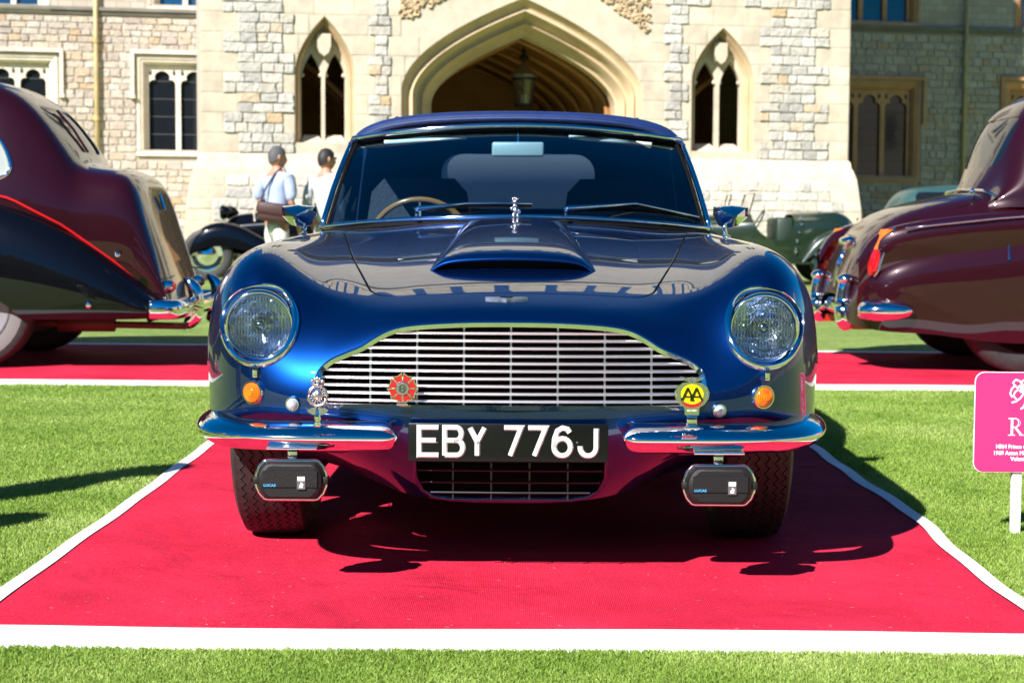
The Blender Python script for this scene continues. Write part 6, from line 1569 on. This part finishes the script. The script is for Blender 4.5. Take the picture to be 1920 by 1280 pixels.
hs = [[(1908, 735), (1901, 727), (1896, 722), (1891, 716)], [(1896, 722), (1890, 728), (1887, 737), (1891, 744)], [(1905, 728), (1897, 733), (1893, 741), (1899, 748)], [(1912, 738), (1906, 746), (1898, 752), (1890, 754)], [(1918, 744), (1916, 754), (1912, 763), (1907, 766)],
      [(1893, 715), (1897, 711), (1903, 713)], [(1904, 713), (1911, 722), (1916, 734), (1924, 742)], [(1907, 716), (1915, 710), (1926, 708)], [(1910, 722), (1919, 716), (1930, 715)], [(1914, 728), (1922, 722), (1934, 722)], [(1924, 742), (1932, 750), (1928, 762), (1934, 766)], [(1924, 740), (1936, 735), (1942, 742), (1938, 752)]]
for h_ in hs: emb.append(stroke([(sx(a), sz(b)) for a, b in h_], .0048, -.0012, .0004, .9))
emb.append(stroke([(sx(1903), sz(722)), (sx(1911), sz(732)), (sx(1921), sz(740))], .012, -.0012, .0004, .9))
obj('emblem', join(*emb), M_SW, bd)

# ------------------------------------------------------------------ grass blades near the camera
def blades(n, seed, lab):
    rg_ = np.random.default_rng(seed); out = []
    d = 3.0 + (11.0 - 3.0)*rg_.random(n*3)**1.7; x = (rg_.random(n*3)*2 - 1)*(d*.325); y = d + CAM_Y
    inside = (y > -1.358 - .012*(x + .9)) & (y < 3.65) & (x > -1.236) & (x < np.array([rw(a) for a in y]) - .004)
    inside |= (y > 4.38 - .02*(x - 1.7)) & (y < 7.3) & ((x < -1.40) | (x > 1.42)) | ((y > 4.5) & (x < -1.4))
    keep = ~inside; x, y, d = x[keep][:n], y[keep][:n], d[keep][:n]; m_ = len(x)
    pn = np.array([mnoise.noise(Vector((a*2.2, b*2.2, 0))) for a, b in zip(x[::1], y[::1])])
    hgt = (.005 + .008*rg_.random(m_))*(1 + .5*pn); w = .0009 + .0008*rg_.random(m_)*(d/4)
    an = rg_.random(m_)*2*pi; lx, ly = np.cos(an), np.sin(an); le = hgt*(.3 + .9*rg_.random(m_)); la = rg_.random(m_)*2*pi
    V = np.zeros((m_, 5, 3)); z0 = -.001
    V[:, 0] = np.stack([x - lx*w, y - ly*w, x*0 + z0], 1); V[:, 1] = np.stack([x + lx*w, y + ly*w, x*0 + z0], 1)
    mx, my = x + np.cos(la)*le*.35, y + np.sin(la)*le*.35
    V[:, 2] = np.stack([mx + lx*w*.8, my + ly*w*.8, hgt*.6], 1); V[:, 3] = np.stack([mx - lx*w*.8, my - ly*w*.8, hgt*.6], 1)
    V[:, 4] = np.stack([x + np.cos(la)*le, y + np.sin(la)*le, hgt], 1)
    V[:, :, 2] += GZ
    me = bpy.data.meshes.new('grass'); me.vertices.add(m_*5); me.vertices.foreach_set('co', V.reshape(-1))
    b = (np.arange(m_)*5)[:, None]; quads = b + np.array([[0, 1, 2, 3]]); tris = b + np.array([[3, 2, 4]])
    loops = np.concatenate([quads, tris], 1).reshape(-1); me.loops.add(len(loops)); me.loops.foreach_set('vertex_index', loops)
    me.polygons.add(m_*2); st_ = np.stack([np.arange(m_)*7, np.arange(m_)*7 + 4], 1).reshape(-1); me.polygons.foreach_set('loop_start', st_)
    me.update(calc_edges=True); me.validate()
    g = bpy.data.materials.new('grass_blade'); g.use_nodes = True; nt = g.node_tree; bs = nt.nodes['Principled BSDF']; bs.inputs['Roughness'].default_value = .55; bs.inputs['Specular IOR Level'].default_value = .3
    ge = nt.nodes.new('ShaderNodeNewGeometry'); cr = nt.nodes.new('ShaderNodeValToRGB'); e = cr.color_ramp.elements
    nz = nt.nodes.new('ShaderNodeTexNoise'); nz.inputs['Scale'].default_value = 1.8; nz.inputs['Detail'].default_value = 5; nt.links.new(ge.outputs['Position'], nz.inputs['Vector'])
    ad = nt.nodes.new('ShaderNodeMath'); ad.operation = 'MULTIPLY_ADD'; ad.inputs[1].default_value = .26; nt.links.new(ge.outputs['Random Per Island'], ad.inputs[0]); 
    sc_ = nt.nodes.new('ShaderNodeMath'); sc_.operation = 'MULTIPLY'; sc_.inputs[1].default_value = .76; nt.links.new(nz.outputs[0], sc_.inputs[0]); nt.links.new(sc_.outputs[0], ad.inputs[2])
    e[0].position = .22; e[0].color = (.11, .21, .022, 1); e[1].position = .80; e[1].color = (.52, .60, .22, 1); e.new(.52).color = (.28, .42, .065, 1)
    nt.links.new(ad.outputs[0], cr.inputs[0]); nt.links.new(cr.outputs[0], bs.inputs['Base Color'])
    tr = nt.nodes.new('ShaderNodeBsdfTranslucent'); nt.links.new(cr.outputs[0], tr.inputs[0]); mxs = nt.nodes.new('ShaderNodeMixShader'); mxs.inputs[0].default_value = .4
    nt.links.new(bs.outputs[0], mxs.inputs[1]); nt.links.new(tr.outputs[0], mxs.inputs[2]); nt.links.new(mxs.outputs[0], nt.nodes['Material Output'].inputs[0])
    me.materials.append(g); o = link('grass', me); tag(o, lab, 'grass', kind='stuff'); return o
blades(420000, 5, 'short mown green grass blades of the lawn around the carpets')

# grass clippings and fluff trodden onto the carpet
cl_ = []
for k in range(420):
    x, y = R.uniform(-1.18, 1.18), R.uniform(-1.42, 1.2) if R.random() < .7 else R.uniform(-1.42, -.6); a = R.random()*pi; l = R.uniform(.003, .008); z = wavy(x, y) + .0012
    if abs(x) < .6 and y > -.4: continue
    dx, dy = cos(a)*l, sin(a)*l; cl_.append(([(x - dx, y - dy, z), (x + dy*.12, y - dx*.12, z + .0008), (x + dx, y + dy, z), (x - dy*.12, y + dx*.12, z + .0008)], [(0, 1, 2, 3)]))
gc2 = obj('grass_clippings', join(*cl_), mat('dry_clipping', (.35, .30, .14), .8), None, loc=(0, 0, GZ)); tag(gc2, 'scattered dry grass clippings lying on the red carpet', 'clippings', kind='stuff')
